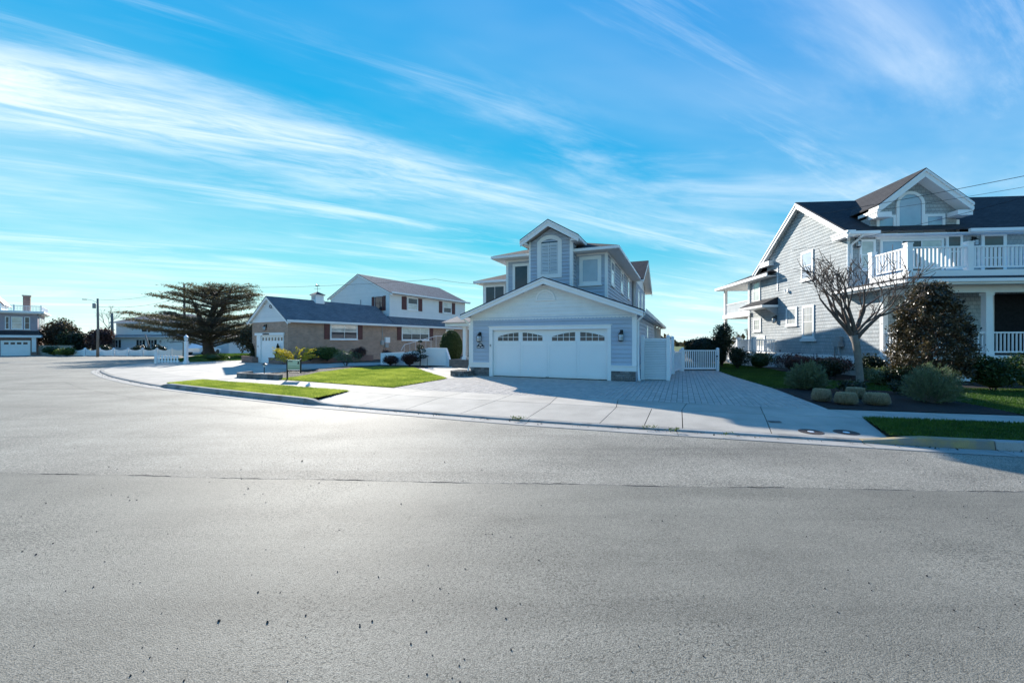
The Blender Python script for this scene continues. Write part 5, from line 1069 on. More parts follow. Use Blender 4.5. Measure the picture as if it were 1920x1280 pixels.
# yard sign: pale panel in a black frame, the writing too small to read
sg = tag(empty('yard_sign', (-9.06, 16.62, 0.12), R_(-8)), 'pale green yard sign in a black metal frame at the sidewalk edge', 'sign')
MB().box(-0.33, -0.28, -0.02, 0.02, 0, 0.86).build('post', 'black', sg); MB().box(0.28, 0.33, -0.02, 0.02, 0.30, 0.86).build('post', 'black', sg)
MB().box(-0.28, 0.28, -0.012, 0.012, 0.36, 0.40).box(-0.28, 0.28, -0.012, 0.012, 0.30, 0.335).build_each('crossbar', 'black', sg); MB().box(-0.28, 0.28, -0.012, 0.012, 0.44, 0.84).build('panel', 'sign_pale', sg)
pn = MB().box(-0.25, -0.06, -0.016, -0.0125, 0.755, 0.79); pn.box(0.18, 0.235, -0.016, -0.0125, 0.69, 0.77).box(0.165, 0.25, -0.016, -0.0125, 0.66, 0.69); pn.build('lettering', 'black', sg)
MB().box(-0.26, 0.26, -0.016, -0.0125, 0.555, 0.585).box(-0.26, 0.26, -0.0165, -0.0125, 0.47, 0.52).build('printed_band', 'black_green', sg).data.materials[0] = mat('print_green', (0.25, 0.34, 0.2), 0.5)
def path_light(label, x, y, h):
    t = tag(empty('path_light', (x, y, 0.13)), label, 'path light', 'garden path lights'); MB().tube([(0, 0, 0), (0, 0, h)], 0.018, 6).build('stem', 'black', t); MB().lathe([(0.035, h - 0.11), (0.04, h - 0.02), (0.03, h)], 10).build('lens', 'lamp_glass', t); MB().lathe([(0.125, h), (0.115, h + 0.015), (0.03, h + 0.06), (0.01, h + 0.075)], 12).build('hat', 'black', t)
path_light('black mushroom path light in the mulch bed left of the sign', -11.15, 18.0, 0.55)
path_light('small path light beside the white ramp wall', -5.55, 26.2, 0.6)
t = tag(MB().lathe([(0.02, 0), (0.05, 0.03), (0.045, 0.10), (0.02, 0.13)], 10).build('spotlight', 'lamp_glass', None, True, (-11.55, 17.95, 0.13)), 'small pale ground spotlight at the foot of the path light', 'spotlight')
# a white plastic bag with a newspaper on the verge
r = np.random.default_rng(4); vs = []; fs = []; mb = MB()
mb.lathe([(0.02, 0.0), (0.10, 0.02), (0.13, 0.07), (0.11, 0.12), (0.06, 0.15), (0.03, 0.20), (0.055, 0.235)], 9)
mb.v = [(x * (1 + 0.25 * r.normal()) * 0.75 + z * 0.35, y * (1 + 0.25 * r.normal()) * 0.6, z * 0.55 * (1 + 0.12 * r.normal())) for x, y, z in mb.v]
tag(mb.build('plastic_bag', 'bag', None, False, (-7.25, 14.15, 0.12)), 'small crumpled white plastic bag at the edge of the sunlit grass strip', 'bag')

# ================================================================== far side of the street, left
H4 = tag(empty('mauve_house', (-62.8, 46.5, 0.0), R_(45)), 'mauve shingled house with roof deck, brick chimney and white garage door', 'house')
f4 = Face('y-', 0.0); s4 = Face('x+', 4.95)
MB().box(-4, 4.9, 0, 7.6, 0, 2.3).build('ground_floor_wall', 'brick_red', H4); MB().box(-4, 4.95, 0.1, 7.6, 2.3, 5.1).build('upper_wall', 'mauve', H4)
MB().add([(-4.3, -0.35, 2.5), (5.25, -0.35, 2.5), (5.25, 7.8, 2.5), (4.95, 7.6, 3.05), (4.95, 0.1, 3.05), (-4, 0.1, 3.05)], [(0, 1, 4, 5), (1, 2, 3, 4)]).build('skirt_roof', 'roof_x', H4)
MB().box(-4.3, 5.27, -0.37, -0.31, 2.2, 2.49).box(5.21, 5.28, -0.31, 7.7, 2.2, 2.49).box(-4.3, 5.2, -0.3, 0, 2.2, 2.23).build_each('skirt_fascia', 'white', H4)
d4 = MB().box(2.2, 4.3, -0.03, 0.0, 0, 1.72).build('garage_door', 'white_door', H4); MB().box(2.08, 2.2, -0.06, 0, 0, 1.72).box(4.3, 4.38, -0.06, 0, 0, 1.72).box(2.08, 4.38, -0.06, 0, 1.721, 1.84).build_each('door_surround', 'white', H4)
for k in range(4): MB().box(2.34 + 0.49 * k, 2.68 + 0.49 * k, -0.04, -0.031, 1.36, 1.62).build('pane', 'glass_dark', d4)
MB().box(4.5, 4.85, -0.25, -0.02, 0.42, 2.2).build('porch_column', 'white', H4); MB().box(4.42, 4.95, -0.3, 0.0, 0, 0.42).build('column_base', 'brick_red', H4)
for a, b, g in ((2.40, 2.74, 'glass_dark'), (2.86, 3.76, 'glass_curtain'), (3.88, 4.34, 'glass_dark')): window(H4, f4, a, b, 3.2, 4.75, g, 0.07, 1, 2, -0.1)
for a in (1.2, 3.2, 5.2): window(H4, s4, a, a + 1.5, 3.3, 4.7, 'glass_curtain', 0.12, 1, 2)
MB().box(-4.3, 5.25, -0.2, 7.9, 5.1, 5.22).box(-4.3, 5.5, -0.45, 8.1, 5.221, 5.46).build_each('cornice', 'white', H4)
dk = empty('deck_railing', parent=H4); MB().box(-4.2, 5.3, -0.3, -0.22, 6.05, 6.11).box(5.22, 5.3, -0.22, 7.8, 6.05, 6.11).build_each('top_rail', 'vinyl', dk)
for x in (1.0, 3.1, 5.25): MB().box(x - 0.05, x + 0.05, -0.31, -0.21, 5.46, 6.2).build('newel_post', 'vinyl', dk)
bm_ = MB().box(-0.015, 0.015, -0.015, 0.015, 5.46, 6.05).mesh('vinyl')
for k in range(36): link('baluster', bm_, dk, (1.1 + 0.115 * k, -0.26, 0))
for k in range(32): link('baluster', bm_, dk, (5.26, 0.1 + 0.24 * k, 0))
MB().box(3.55, 4.15, 2.2, 2.8, 5.46, 7.45).build('chimney', 'chim', H4); MB().box(3.47, 4.23, 2.12, 2.88, 7.45, 7.6).build('chimney_cap', 'concrete', H4)
MB().box(-3.6, 1.9, 2.0, 6.5, 5.46, 6.3).build('stair_house', 'white', H4); MB().prism([(0.3, 6.25), (2.0, 6.25), (1.15, 7.35)], 'y', 1.9, 6.6).build('stair_house_gable', 'white', H4); MB().prism([(-3.9, 6.2), (-3.9, 6.3), (1.1, 7.55), (1.2, 7.55), (2.2, 6.2), (2.1, 6.15), (1.15, 7.45), (1.0, 7.4)], 'y', 1.8, 6.7).build('stair_house_roof', 'burgundy', H4)
# white house behind the scalloped fence
H5 = tag(empty('white_house', (-58.5, 56.5, 0.02), R_(-2)), 'long white house with dark shutters half hidden behind the cedar', 'house'); H5.scale = (1, 1, 0.74)
f5 = Face('y-', 0.0)
ww = MB().box(-1, 19, 0, 9, 0, 3.3).build('ground_floor_wall', 'siding_white', H5); siding(f5, ww, [(-1, 0.1), (19, 0.1), (19, 3.2), (-1, 3.2)], 0.3, 'siding_white')
MB().box(1.4, 11, 1.2, 9, 3.2, 6.0).build('upper_wall', 'siding_white', H5)
for nm, x0, x1, y0, z0, z1 in (('lower_roof', -1.6, 19.6, -0.6, 3.25, 4.3), ('upper_roof', 0.9, 11.6, 0.7, 5.95, 8.0)):
    MB().add([(x0, y0, z0), (x1, y0, z0), (x1, 9.6, z0), (x0, 9.6, z0), (x0 + 2.2, 5.0, z1), (x1 - 2.2, 5.0, z1)], [(0, 1, 5, 4), (1, 2, 5), (2, 3, 4, 5), (3, 0, 4), (3, 2, 1, 0)]).build(nm, 'roof_grey', H5); MB().box(x0, x1, y0 - 0.06, y0 - 0.001, z0 - 0.12, z0 + 0.04).build_each('fascia', 'white', H5)
for a, b in ((2.2, 3.4), (5.7, 6.9), (7.4, 8.6)):
    window(H5, f5, a + 0.35, b - 0.35, 1.1, 2.6, 'glass_dark', 0.07, 1, 2, 0.02); shutter(H5, f5, a, a + 0.33, 1.1, 2.6, 'black_green', 0.02); shutter(H5, f5, b - 0.33, b, 1.1, 2.6, 'black_green', 0.02)
window(H5, Face('y-', 1.2), 5.2, 6.1, 4.1, 5.4, 'glass_dark', 0.07); shutter(H5, Face('y-', 1.2), 6.15, 6.45, 4.1, 5.4, 'black_green')
g5 = MB().box(9.9, 12.3, -0.02, 0.0, 0, 2.1).build('garage_door', 'white_door', H5); MB().prism([(9.9, 2.15), (12.3, 2.15), (11.1, 2.35)], 'y', -0.05, 0).build('door_arch', 'grey_metal', H5); lantern(H5, f5, 9.2, 2.2)
MB().box(14.6, 16.2, -0.03, 0, 0.9, 2.3).build('picture_window', 'glass_blind', H5)
MB().box(4.2, 5.2, 6.0, 7.0, 6.5, 8.6).build('chimney', 'stone', H5)
# scalloped white fence along the far street
fe = tag(empty('scalloped_fence', (-52.5, 47.6, 0.0), R_(-1.5)), 'long white scalloped fence in front of the far white house', 'fence')
for k in range(9):
    x = k * 1.75; MB().box(x - 0.09, x + 0.09, -0.09, 0.09, 0, 0.84).loft([(x - .11, -.11, 0.841), (x + .11, -.11, 0.841), (x + .11, .11, 0.841), (x - .11, .11, 0.841)], [(x - .01, -.01, 1.0), (x + .01, -.01, 1.0), (x + .01, .01, 1.0), (x - .01, .01, 1.0)]).build('post', 'vinyl', fe)
    if k < 8:
        n = 11
        for i in range(n):
            a = x + 0.14 + 1.47 * i / n; t_ = (i + 0.5) / n; h = 0.82 - 0.16 * math.sin(math.pi * t_); MB().box(a, a + 0.118, -0.02, 0.02, 0.05, h).build('picket', 'vinyl', fe)
        MB().box(x + 0.09, x + 1.66, 0.021, 0.06, 0.2, 0.3).box(x + 0.09, x + 1.66, 0.021, 0.06, 0.5, 0.57).build_each('rail', 'vinyl', fe)
# grey wall by the mauve house
gwl = tag(empty('grey_garden_wall', (-59.5, 50.2, 0.0)), 'plain grey garden wall right of the mauve house', 'wall'); MB().box(0, 4.2, 0, 0.2, 0, 1.15).build('panel', 'concrete', gwl); MB().box(-0.1, 4.3, -0.05, 0.25, 1.151, 1.22).build_each('coping', 'concrete', gwl)
# short picket fence and lamp post on the brick house corner
sf = tag(empty('short_picket_fence', (-25.9, 29.1, 0.12), R_(8)), 'short white picket fence panel beside the lamp post', 'fence')
MB().box(-0.07, 0.07, -0.07, 0.07, 0, 0.82).build('post', 'vinyl', sf); MB().box(0.07, 1.5, 0.012, 0.05, 0.12, 0.2).build_each('rail', 'vinyl', sf); MB().box(0.07, 1.5, 0.012, 0.05, 0.42, 0.5).build_each('rail', 'vinyl', sf)
for k in range(7): h = 0.66 - 0.03 * k * (1 - k / 9); x = 0.2 + k * 0.2; MB().prism([(x - 0.05, 0.05), (x + 0.05, 0.05), (x + 0.05, h - 0.06), (x, h), (x - 0.05, h - 0.06)], 'y', -0.012, 0.011).build('picket', 'vinyl', sf)
lp = tag(empty('lamp_post', (-23.3, 28.6, 0.12)), 'white square lamp post with a lantern on top, beside the short picket fence', 'lamp post')
MB().box(-0.09, 0.09, -0.09, 0.09, 0.2, 1.55).box(-0.13, 0.13, -0.13, 0.13, 0, 0.2).build('post', 'vinyl', lp); MB().box(-0.11, 0.11, -0.11, 0.11, 1.551, 1.6).build('post_cap', 'vinyl', lp); MB().lathe([(0.07, 1.6), (0.11, 1.68), (0.12, 1.86), (0.09, 1.9)], 8).build('lantern_glass', 'lamp_glass', lp); MB().lathe([(0.15, 1.9), (0.10, 1.98), (0.03, 2.04), (0.01, 2.12)], 8).build('lantern_hat', 'vinyl', lp)
# utility poles and wires
def pole(label, x, y, h, r_, extra):
    t = tag(empty('utility_pole', (x, y, 0.0), R_(20)), label, 'utility pole', 'wooden utility poles'); MB().tube([(0, 0, 0), (0.03, 0, h * 0.5), (0, 0, h)], [r_, r_ * 0.85, r_ * 0.7], 10).build('shaft', 'pole_wood', t, True)
    if extra: MB().lathe([(0.13, 0), (0.15, 0.04), (0.15, 0.52), (0.12, 0.56), (0.03, 0.58)], 12, (-0.3, 0, h - 1.1)).build('transformer', 'grey_metal', t); MB().tube([(0, 0, h - 0.5), (-0.5, 0, h - 0.2), (-0.95, 0, h - 0.12)], 0.02, 6).build('lamp_arm', 'grey_metal', t); MB().box(-1.3, -0.95, -0.09, 0.09, h - 0.18, h - 0.10).build('lamp_head', 'grey_metal', t)
    return t
pole('tall wooden utility pole with transformer and street-lamp arm, left of the far white house', -46.2, 44.6, 6.5, 0.13, True)
pole('shorter distant wooden utility pole just right of the tall one', -56.0, 56.0, 5.7, 0.2, False)
pole('wooden utility pole standing among the branches of the cedar', -37.7, 46.0, 8.3, 0.15, False)
def wire(label, pts, sag, r_=0.010, grp='overhead wires'):
    P = [Vector(p) for p in pts]; q = []
    for a, b in zip(P, P[1:]):
        for k in range(24): t = k / 24; p = a.lerp(b, t); p.z -= sag * 4 * t * (1 - t); q.append(p)
    q.append(P[-1]); tag(MB().tube(q, r_, 5).build('overhead_wire', 'wire', None), label, 'wire', grp)
def at(u, v, Y): return ((u - 960) / 750 * Y, Y, 1.72 + (640 - v) / 750 * Y)
wire('upper black wire running from the side gable of the grey house past its arched window', [at(1482, 411, 22.2), at(2010, 312, 13.5), (44, -2, 11)], 0.06, 0.011)
wire('middle thin wire crossing the grey house gable', [at(1631, 396, 18.2), at(1990, 338, 13.6), (44, -2, 10.6)], 0.05, 0.007)
wire('lower thin wire crossing the grey house side wall and window shelf', [at(1485, 469, 18.6), at(1660, 436, 17.0), at(2010, 345, 13.4), (44, -2, 10.2)], 0.05, 0.008)
wire('service wire from the pole by the cedar to the brick house garage gable', [(-37.7, 46.0, 7.6), (-18.25, 29.6, 4.5)], 0.15, 0.012)
wire('long wire from the pole by the cedar past the white upper gable', [(-37.7, 46.0, 8.0), (-7.0, 36.5, 7.4), (2, 42, 7.9)], 0.35, 0.012)
wire('wire between the tall left pole and the pole by the cedar', [(-46.2, 44.6, 6.4), (-37.7, 46.0, 8.0)], 0.5, 0.014)
wire('lower wire between the tall left pole and the pole by the cedar', [(-46.2, 44.6, 5.6), (-37.7, 46.0, 6.9)], 0.5, 0.014)
# parked car under the cedar, mostly hidden
car = tag(empty('parked_car', (-40.5, 52.6, 0.02), R_(95)), 'white car parked in front of the far white house, half hidden by a shrub', 'car')
prof_c = [(-2.1, 0.35), (2.1, 0.35), (2.15, 0.72), (1.2, 0.85), (0.55, 1.38), (-0.95, 1.42), (-1.7, 0.92), (-2.15, 0.85)]
MB().prism([(x, z) for x, z in prof_c], 'y', -0.85, 0.85).build('body', 'white_door', car); MB().prism([(0.5, 1.33), (1.05, 0.92), (-1.5, 0.95), (-0.9, 1.36)], 'y', -0.856, 0.856).build('side_window', 'glass_dark', car)
for x in (-1.35, 1.35):
    for y in (-0.8, 0.8): w = MB().tube([(x, y - 0.1, 0.32), (x, y + 0.1, 0.32)], 0.32, 14).build('wheel', 'black', car)
# pale rail fence and a sitting dog seen under the rear porch
rf_ = tag(empty('rail_fence', (18.6, 33.0, 0.12), R_(2)), 'pale rail fence seen beneath the rear porch of the grey house', 'fence')
for k in range(5): MB().box(-0.06 + k * 1.1, 0.06 + k * 1.1, -0.06, 0.06, 0, 1.75).build('post', 'vinyl', rf_)
for z in (0.3, 0.8, 1.3, 1.7): MB().box(-1.2, 4.6, -0.03, 0.03, z - 0.06, z + 0.06).build_each('rail', 'vinyl', rf_)

# ================================================================== trees, shrubs, flowers
def shrub(name, label, x, y, z, rx, ry, h, n, size, m, seed, cat='shrub', group=None, lumps=9, asp=0.5, stems=True, shell=0.72, flat=0.0, parent_rz=0, bark='bark_dark', core=None):
    r = np.random.default_rng(seed); t = tag(empty(name, (x, y, z)), label, cat, group); pts = []; tone = []
    k = max(1, n // lumps)
    for i in range(lumps):
        a = r.uniform(0, 2 * np.pi); e = r.uniform(-0.25, 1.0); q = r.uniform(0.35, 0.72)
        c = np.array([math.cos(a) * math.cos(e) * rx * q, math.sin(a) * math.cos(e) * ry * q, h * 0.50 + math.sin(e) * h * 0.5 * q])
        rad = r.uniform(0.34, 0.66)
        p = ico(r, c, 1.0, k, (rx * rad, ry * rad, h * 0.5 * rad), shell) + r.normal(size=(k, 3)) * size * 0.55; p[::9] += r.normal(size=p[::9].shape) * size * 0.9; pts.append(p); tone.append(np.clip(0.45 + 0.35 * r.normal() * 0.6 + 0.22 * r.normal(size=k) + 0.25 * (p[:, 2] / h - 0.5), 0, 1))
    p = np.concatenate(pts); s = np.concatenate(tone); keep = p[:, 2] > 0.03; p = p[keep]; s = s[keep]
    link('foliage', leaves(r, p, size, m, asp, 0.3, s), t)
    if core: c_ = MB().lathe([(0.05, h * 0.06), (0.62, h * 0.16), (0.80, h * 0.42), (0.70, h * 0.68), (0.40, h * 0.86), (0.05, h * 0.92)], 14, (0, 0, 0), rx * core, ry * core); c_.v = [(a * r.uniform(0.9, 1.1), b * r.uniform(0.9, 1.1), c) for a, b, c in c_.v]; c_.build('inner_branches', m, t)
    if stems:
        mb = MB()
        for i in range(7): a = r.uniform(0, 6.28); mb.tube([(0.05 * math.cos(a), 0.05 * math.sin(a), 0), (0.3 * rx * math.cos(a), 0.3 * ry * math.sin(a), h * 0.35), (0.55 * rx * math.cos(a), 0.55 * ry * math.sin(a), h * 0.66)], [0.018, 0.012, 0.005], 5)
        mb.build('stems', bark, t)
    return t
def radial(name, label, x, y, z, rx, h, n, size, m, seed, cat='shrub', group=None, asp=0.16, mod=0.35):
    """fine-textured shrub: wand-like shoots fanning out of the base"""
    r = np.random.default_rng(seed); t = tag(empty(name, (x, y, z)), label, cat, group)
    ns = 260; a = r.uniform(0, 2 * np.pi, ns); el = np.arccos(r.uniform(0.05, 1, ns)); L = r.uniform(0.82, 1.06, ns)
    tip = np.stack([np.cos(a) * np.sin(el) * rx * L, np.sin(a) * np.sin(el) * rx * L, h * np.cos(el) ** 0.75 * L], 1); tip[:, 2] = np.maximum(tip[:, 2], 0.12)
    i = r.integers(0, ns, n); f = 1 - 0.7 * r.random(n) ** 1.6; base = tip * np.array([0.12, 0.12, 0.0]); p = base[i] + (tip - base)[i] * f[:, None] + r.normal(size=(n, 3)) * 0.028; p[:, 2] = np.maximum(p[:, 2], 0.02)
    d = (tip - base)[i]; d /= np.linalg.norm(d, axis=1)[:, None]
    clump = r.random(ns)[i]; link('foliage', leaves(r, p, size, m, asp, 0.2, np.clip(0.25 + 0.45 * clump + 0.3 * (f - 0.6) + 0.15 * r.normal(size=n), 0, 1), dirs=d), t)
    mb = MB()
    for j in range(0, ns, 5): mb.tube([tuple(base[j]), tuple(base[j] + (tip - base)[j] * 0.5 + np.array([0, 0, 0.03])), tuple(tip[j] * 0.93)], [0.008, 0.005, 0.002], 4, False)
    mb.build('stems', 'bark', t); return t
def limb_tree(name, label, x, y, z, mats, seed, build):
    return None
# ---- bare crepe myrtle with pollarded twigs
def bare_tree():
    r = random.Random(21); t = tag(empty('bare_tree', (11.62, 13.33, 0.13)), 'leafless vase-shaped tree with a smooth grey trunk in the mulch bed', 'tree')
    mb = MB(); MB().tube([(0, 0, 0), (-0.02, 0, 0.25), (-0.05, 0.02, 0.9), (-0.16, 0.0, 1.55), (-0.24, 0, 1.80)], [0.14, 0.105, 0.098, 0.105, 0.125], 12).build('trunk', 'bark', t, True)
    def grow(p, d, L, rad, lev):
        n = 4; pts = [p]; q = p.copy(); dd = d.copy()
        for i in range(n):
            dd = (dd + Vector((r.gauss(0, .13), r.gauss(0, .13), r.gauss(0.035, .08)))).normalized(); q = q + dd * (L / n); pts.append(q.copy())
        rr = [rad * (1 - 0.35 * i / n) for i in range(n + 1)]; mb.tube(pts, rr, 8 if lev < 2 else (6 if lev < 4 else 4), lev > 3)
        if lev >= 4: return
        k = {0: 3, 1: 2, 2: 2, 3: 3}[lev]
        for j in range(k):
            az = r.uniform(0, 6.28); spread = [0.55, 0.6, 0.62, 0.7, 0.85][lev]; o = dd.orthogonal().normalized(); o.rotate(Matrix.Rotation(az, 3, dd)); nd = (dd + o * spread * r.uniform(0.45, 1.1) + Vector((0, 0, 0.10 if lev < 3 else 0.0))).normalized()
            i = n if j == 0 else r.randint(2, n); grow(pts[i], nd, L * r.uniform(0.64, 0.90), max(0.010, rr[i] * r.uniform(0.56, 0.76)), lev + 1)
        # short side spurs
        if lev in (2, 3, 4) :
            for j in range(2): i = r.randint(1, n); o = Vector((r.gauss(0, 1), r.gauss(0, 1), r.gauss(0.2, .5))).normalized(); mb.tube([pts[i], pts[i] + o * 0.12, pts[i] + o * 0.2 + Vector((0, 0, .06))], [0.008, 0.006, 0.003], 4, False)
    top = Vector((-0.22, 0, 1.75))
    for az, tilt, L, rad in ((2.9, 0.62, 0.98, 0.082), (2.2, 0.42, 0.95, 0.07), (0.2, 0.50, 0.98, 0.082), (1.2, 0.30, 0.92, 0.068), (4.3, 0.45, 0.92, 0.07), (5.4, 0.62, 0.92, 0.066), (3.5, 0.80, 0.9, 0.06), (0.0, 0.78, 0.85, 0.05)):
        grow(top + Vector((r.uniform(-.05, .05), r.uniform(-.05, .05), r.uniform(-.1, .05))), Vector((math.cos(az) * math.sin(tilt), math.sin(az) * math.sin(tilt), math.cos(tilt))), L, rad, 0)
    # squash to the measured spread
    mb.v = [(-0.22 + (x_ + 0.22) * 0.94, y_ * 0.94, 1.75 + (z_ - 1.75) * 1.06) for x_, y_, z_ in mb.v]
    mb.build('branches', 'bark_twig', t, True); return t
bare_tree()
# ---- dense holly in front of the porch
def holly():
    r = np.random.default_rng(5); t = tag(empty('holly_tree', (14.35, 13.75, 0.13)), 'dense dark rounded holly standing in front of the porch', 'tree'); P = []; T = []
    MB().tube([(0, 0, 0), (0.02, 0, 0.6), (0, 0, 2.2)], [0.10, 0.085, 0.05], 8).build('trunk', 'bark_dark', t, True)
    prof_r = lambda z: np.interp(z, [0.35, 0.6, 1.1, 1.7, 2.4, 2.9, 3.3, 3.62], [0.62, 0.92, 1.00, 0.97, 0.82, 0.62, 0.40, 0.10])
    mb = MB()
    for i in range(360):
        z = r.uniform(0.4, 3.5); a = r.uniform(0, 2 * np.pi); R0 = prof_r(z) * r.uniform(0.80, 1.06); c = np.array([math.cos(a) * R0, math.sin(a) * R0, z + r.normal() * 0.05]); k = 85
        p = c + r.normal(size=(k, 3)) * np.array([0.085, 0.085, 0.07]); P.append(p); T.append(np.clip(0.35 + 0.3 * r.normal() + 0.18 * r.normal(size=k), 0, 1))
        if i % 4 == 0: mb.tube([(0, 0, z * 0.75), tuple(c * np.array([0.5, 0.5, 0.93])), tuple(c)], [0.018, 0.012, 0.004], 4, False)
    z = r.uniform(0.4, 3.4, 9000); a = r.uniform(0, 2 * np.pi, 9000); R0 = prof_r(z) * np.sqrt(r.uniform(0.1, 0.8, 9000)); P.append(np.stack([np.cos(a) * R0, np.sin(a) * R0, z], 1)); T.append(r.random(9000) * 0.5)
    link('crown', leaves(r, np.concatenate(P), 0.075, 'leaf_holly', 0.5, 0.35, np.concatenate(T)), t); mb.build('branches', 'bark_dark', t)
holly()
# ---- big layered cedar on the corner
def cedar():
    r = np.random.default_rng(8); t = tag(empty('cedar_tree', (-33.6, 44.2, 0.12)), 'large spreading cedar with flat layered branches on the street corner', 'tree')
    MB().tube([(0.3, 0, -0.1), (0.1, 0, 0.5), (-0.1, 0, 1.6), (0.1, 0, 3.2), (0.5, 0, 4.8), (0.9, 0.2, 6.4), (1.3, 0.2, 7.6)], [0.75, 0.52, 0.45, 0.40, 0.3, 0.18, 0.06], 12).tube([(-0.1, 0, 1.6), (-0.8, 0.2, 3.6), (-1.5, 0.3, 5.2), (-2.2, 0.3, 6.6)], [0.34, 0.28, 0.17, 0.05], 10).tube([(0.1, 0, 2.8), (1.4, 0.1, 4.8), (2.3, 0, 6.6), (2.7, 0, 7.7)], [0.3, 0.24, 0.12, 0.05], 10).build('trunk', 'bark_dark', t, True)
    P = []; T = []; D = []; mb = MB()
    #      z0,  reach x (signed), y reach, plate length, leaves
    plates = []
    for z, xl, xr, n_ in ((2.1, 5.0, 4.6, 6), (3.0, 7.4, 6.4, 11), (3.8, 8.0, 6.4, 11), (4.7, 8.6, 5.0, 9), (5.6, 6.4, 5.4, 7), (6.5, 5.4, 5.2, 9), (7.2, 4.8, 5.4, 9), (7.6, 3.4, 4.6, 7)):
        for i in range(n_):
            a = 2 * np.pi * (i + r.uniform(-0.35, 0.35)) / n_; cc = math.cos(a); L = (xr if cc > 0 else xl) * (0.55 + 0.45 * abs(cc)) * r.uniform(0.76, 1.02); plates.append((z + r.uniform(-0.25, 0.3), a, L))
    for z, a, L in plates:
        d = np.array([math.cos(a), math.sin(a), 0]); base = np.array([0.1 * z, 0, z - 0.45 - 0.13 * L]); tip = base + d * L + np.array([0, 0, 0.45 + 0.13 * L])
        mid = base + d * L * 0.5 + np.array([0, 0, 0.10 + 0.10 * L]); mb.tube([tuple(base), tuple(mid), tuple(tip)], [0.11, 0.07, 0.015], 6, False)
        ns = int(9 * L); f = r.uniform(0.40, 1.0, ns); perp = np.array([-d[1], d[0], 0])
        for ff in f:
            q = (1 - ff) ** 2 * base + 2 * ff * (1 - ff) * mid + ff * ff * tip; side = r.normal() * (0.28 + 0.16 * L * (1 - abs(ff - 0.6))); c = q + perp * side + np.array([0, 0, 0.05 - 0.05 * abs(side)])
            mb.tube([tuple(q), tuple(c)], [0.02, 0.006], 3, False); k = 27
            P.append(c + r.normal(size=(k, 3)) * np.array([0.30, 0.30, 0.075]) + np.array([0, 0, 0.03])); T.append(np.clip(r.normal() * 0.25 + 0.42 + 0.2 * r.normal(size=k) + 0.05 * (z - 4), 0, 1)); D.append(np.tile(d, (k, 1)) + r.normal(size=(k, 3)) * 0.8)
    link('crown', leaves(r, np.concatenate(P), 0.17, 'leaf_cedar', 0.28, 0.8, np.concatenate(T), dirs=np.concatenate(D)), t); mb.build('branches', 'bark_dark', t)
cedar()
# ---- right-hand garden
radial('sage_shrub', 'fine-leaved grey-green shrub nearest the driveway, left of the bare tree', 9.85, 13.35, 0.13, 0.60, 0.92, 9000, 0.075, 'leaf_sage', 31, group='fine-leaved grey-green shrubs', asp=0.3)
radial('sage_shrub', 'larger fine-leaved grey-green shrub in front of the holly', 10.98, 10.45, 0.13, 0.64, 0.98, 11000, 0.08, 'leaf_sage', 32, group='fine-leaved grey-green shrubs', asp=0.14)
def tuft(label, x, y, rx, ry, h, seed):
    r = np.random.default_rng(seed); t = tag(empty('ornamental_grass', (x, y, 0.13), r.uniform(-.4, .4)), label, 'ornamental grass', 'clipped tan grass cushions'); n = 5200
    u = r.uniform(-1, 1, (n, 2)); rr = np.maximum(np.abs(u[:, 0]), np.abs(u[:, 1])); q = u / (np.linalg.norm(u, axis=1)[:, None] + 1e-6) * rr[:, None] ** 0.8
    th = np.where(rr < 0.75, 1.0, np.sqrt(np.clip(1 - ((rr - 0.75) / 0.30) ** 2, 0.05, 1))) * h * r.uniform(0.86, 1.03, n)
    foot = q * 0.45 * np.array([rx, ry]); tip = q * np.array([rx, ry]); f0 = 0.25; w = 0.006
    B = np.stack([foot[:, 0] + (tip - foot)[:, 0] * f0, foot[:, 1] + (tip - foot)[:, 1] * f0, 0.1 * th], 1); Tt = np.stack([tip[:, 0], tip[:, 1], th], 1); an = r.uniform(0, 6.28, n); W = np.stack([np.cos(an) * w, np.sin(an) * w, np.zeros(n)], 1)
    # rounded outer skirt of blades bending down
    k = n // 2; bend = np.stack([tip[:k, 0] * 1.10, tip[:k, 1] * 1.10, th[:k] * r.uniform(0.15, 0.85, k)], 1); edge = rr[:k] > 0.55; Tt[:k][edge] = bend[edge]
    link('blades', np_mesh(np.stack([B - W, B + W, Tt + W * 0.7, Tt - W * 0.7], 1), 4, 'straw', np.clip(0.45 + 0.25 * r.normal(size=n) + 0.2 * (Tt[:, 2] / h - 0.5), 0, 1)), t)
    MB().lathe([(0.40, 0.0), (0.72, h * 0.3), (0.80, h * 0.62), (0.62, h * 0.88), (0.1, h * 0.92)], 14, (0, 0, 0), rx, ry).build('crown_base', 'straw', t, True); return t
tuft('clipped tan grass cushion nearest the driveway', 8.22, 10.62, 0.20, 0.22, 0.33, 51)
tuft('clipped tan grass cushion in the front centre of the four', 8.45, 10.12, 0.25, 0.22, 0.30, 52)
tuft('clipped tan grass cushion directly in front of the bare tree trunk', 9.62, 11.20, 0.23, 0.24, 0.30, 53)
tuft('clipped tan grass cushion farthest from the driveway', 9.13, 10.02, 0.27, 0.22, 0.30, 54)
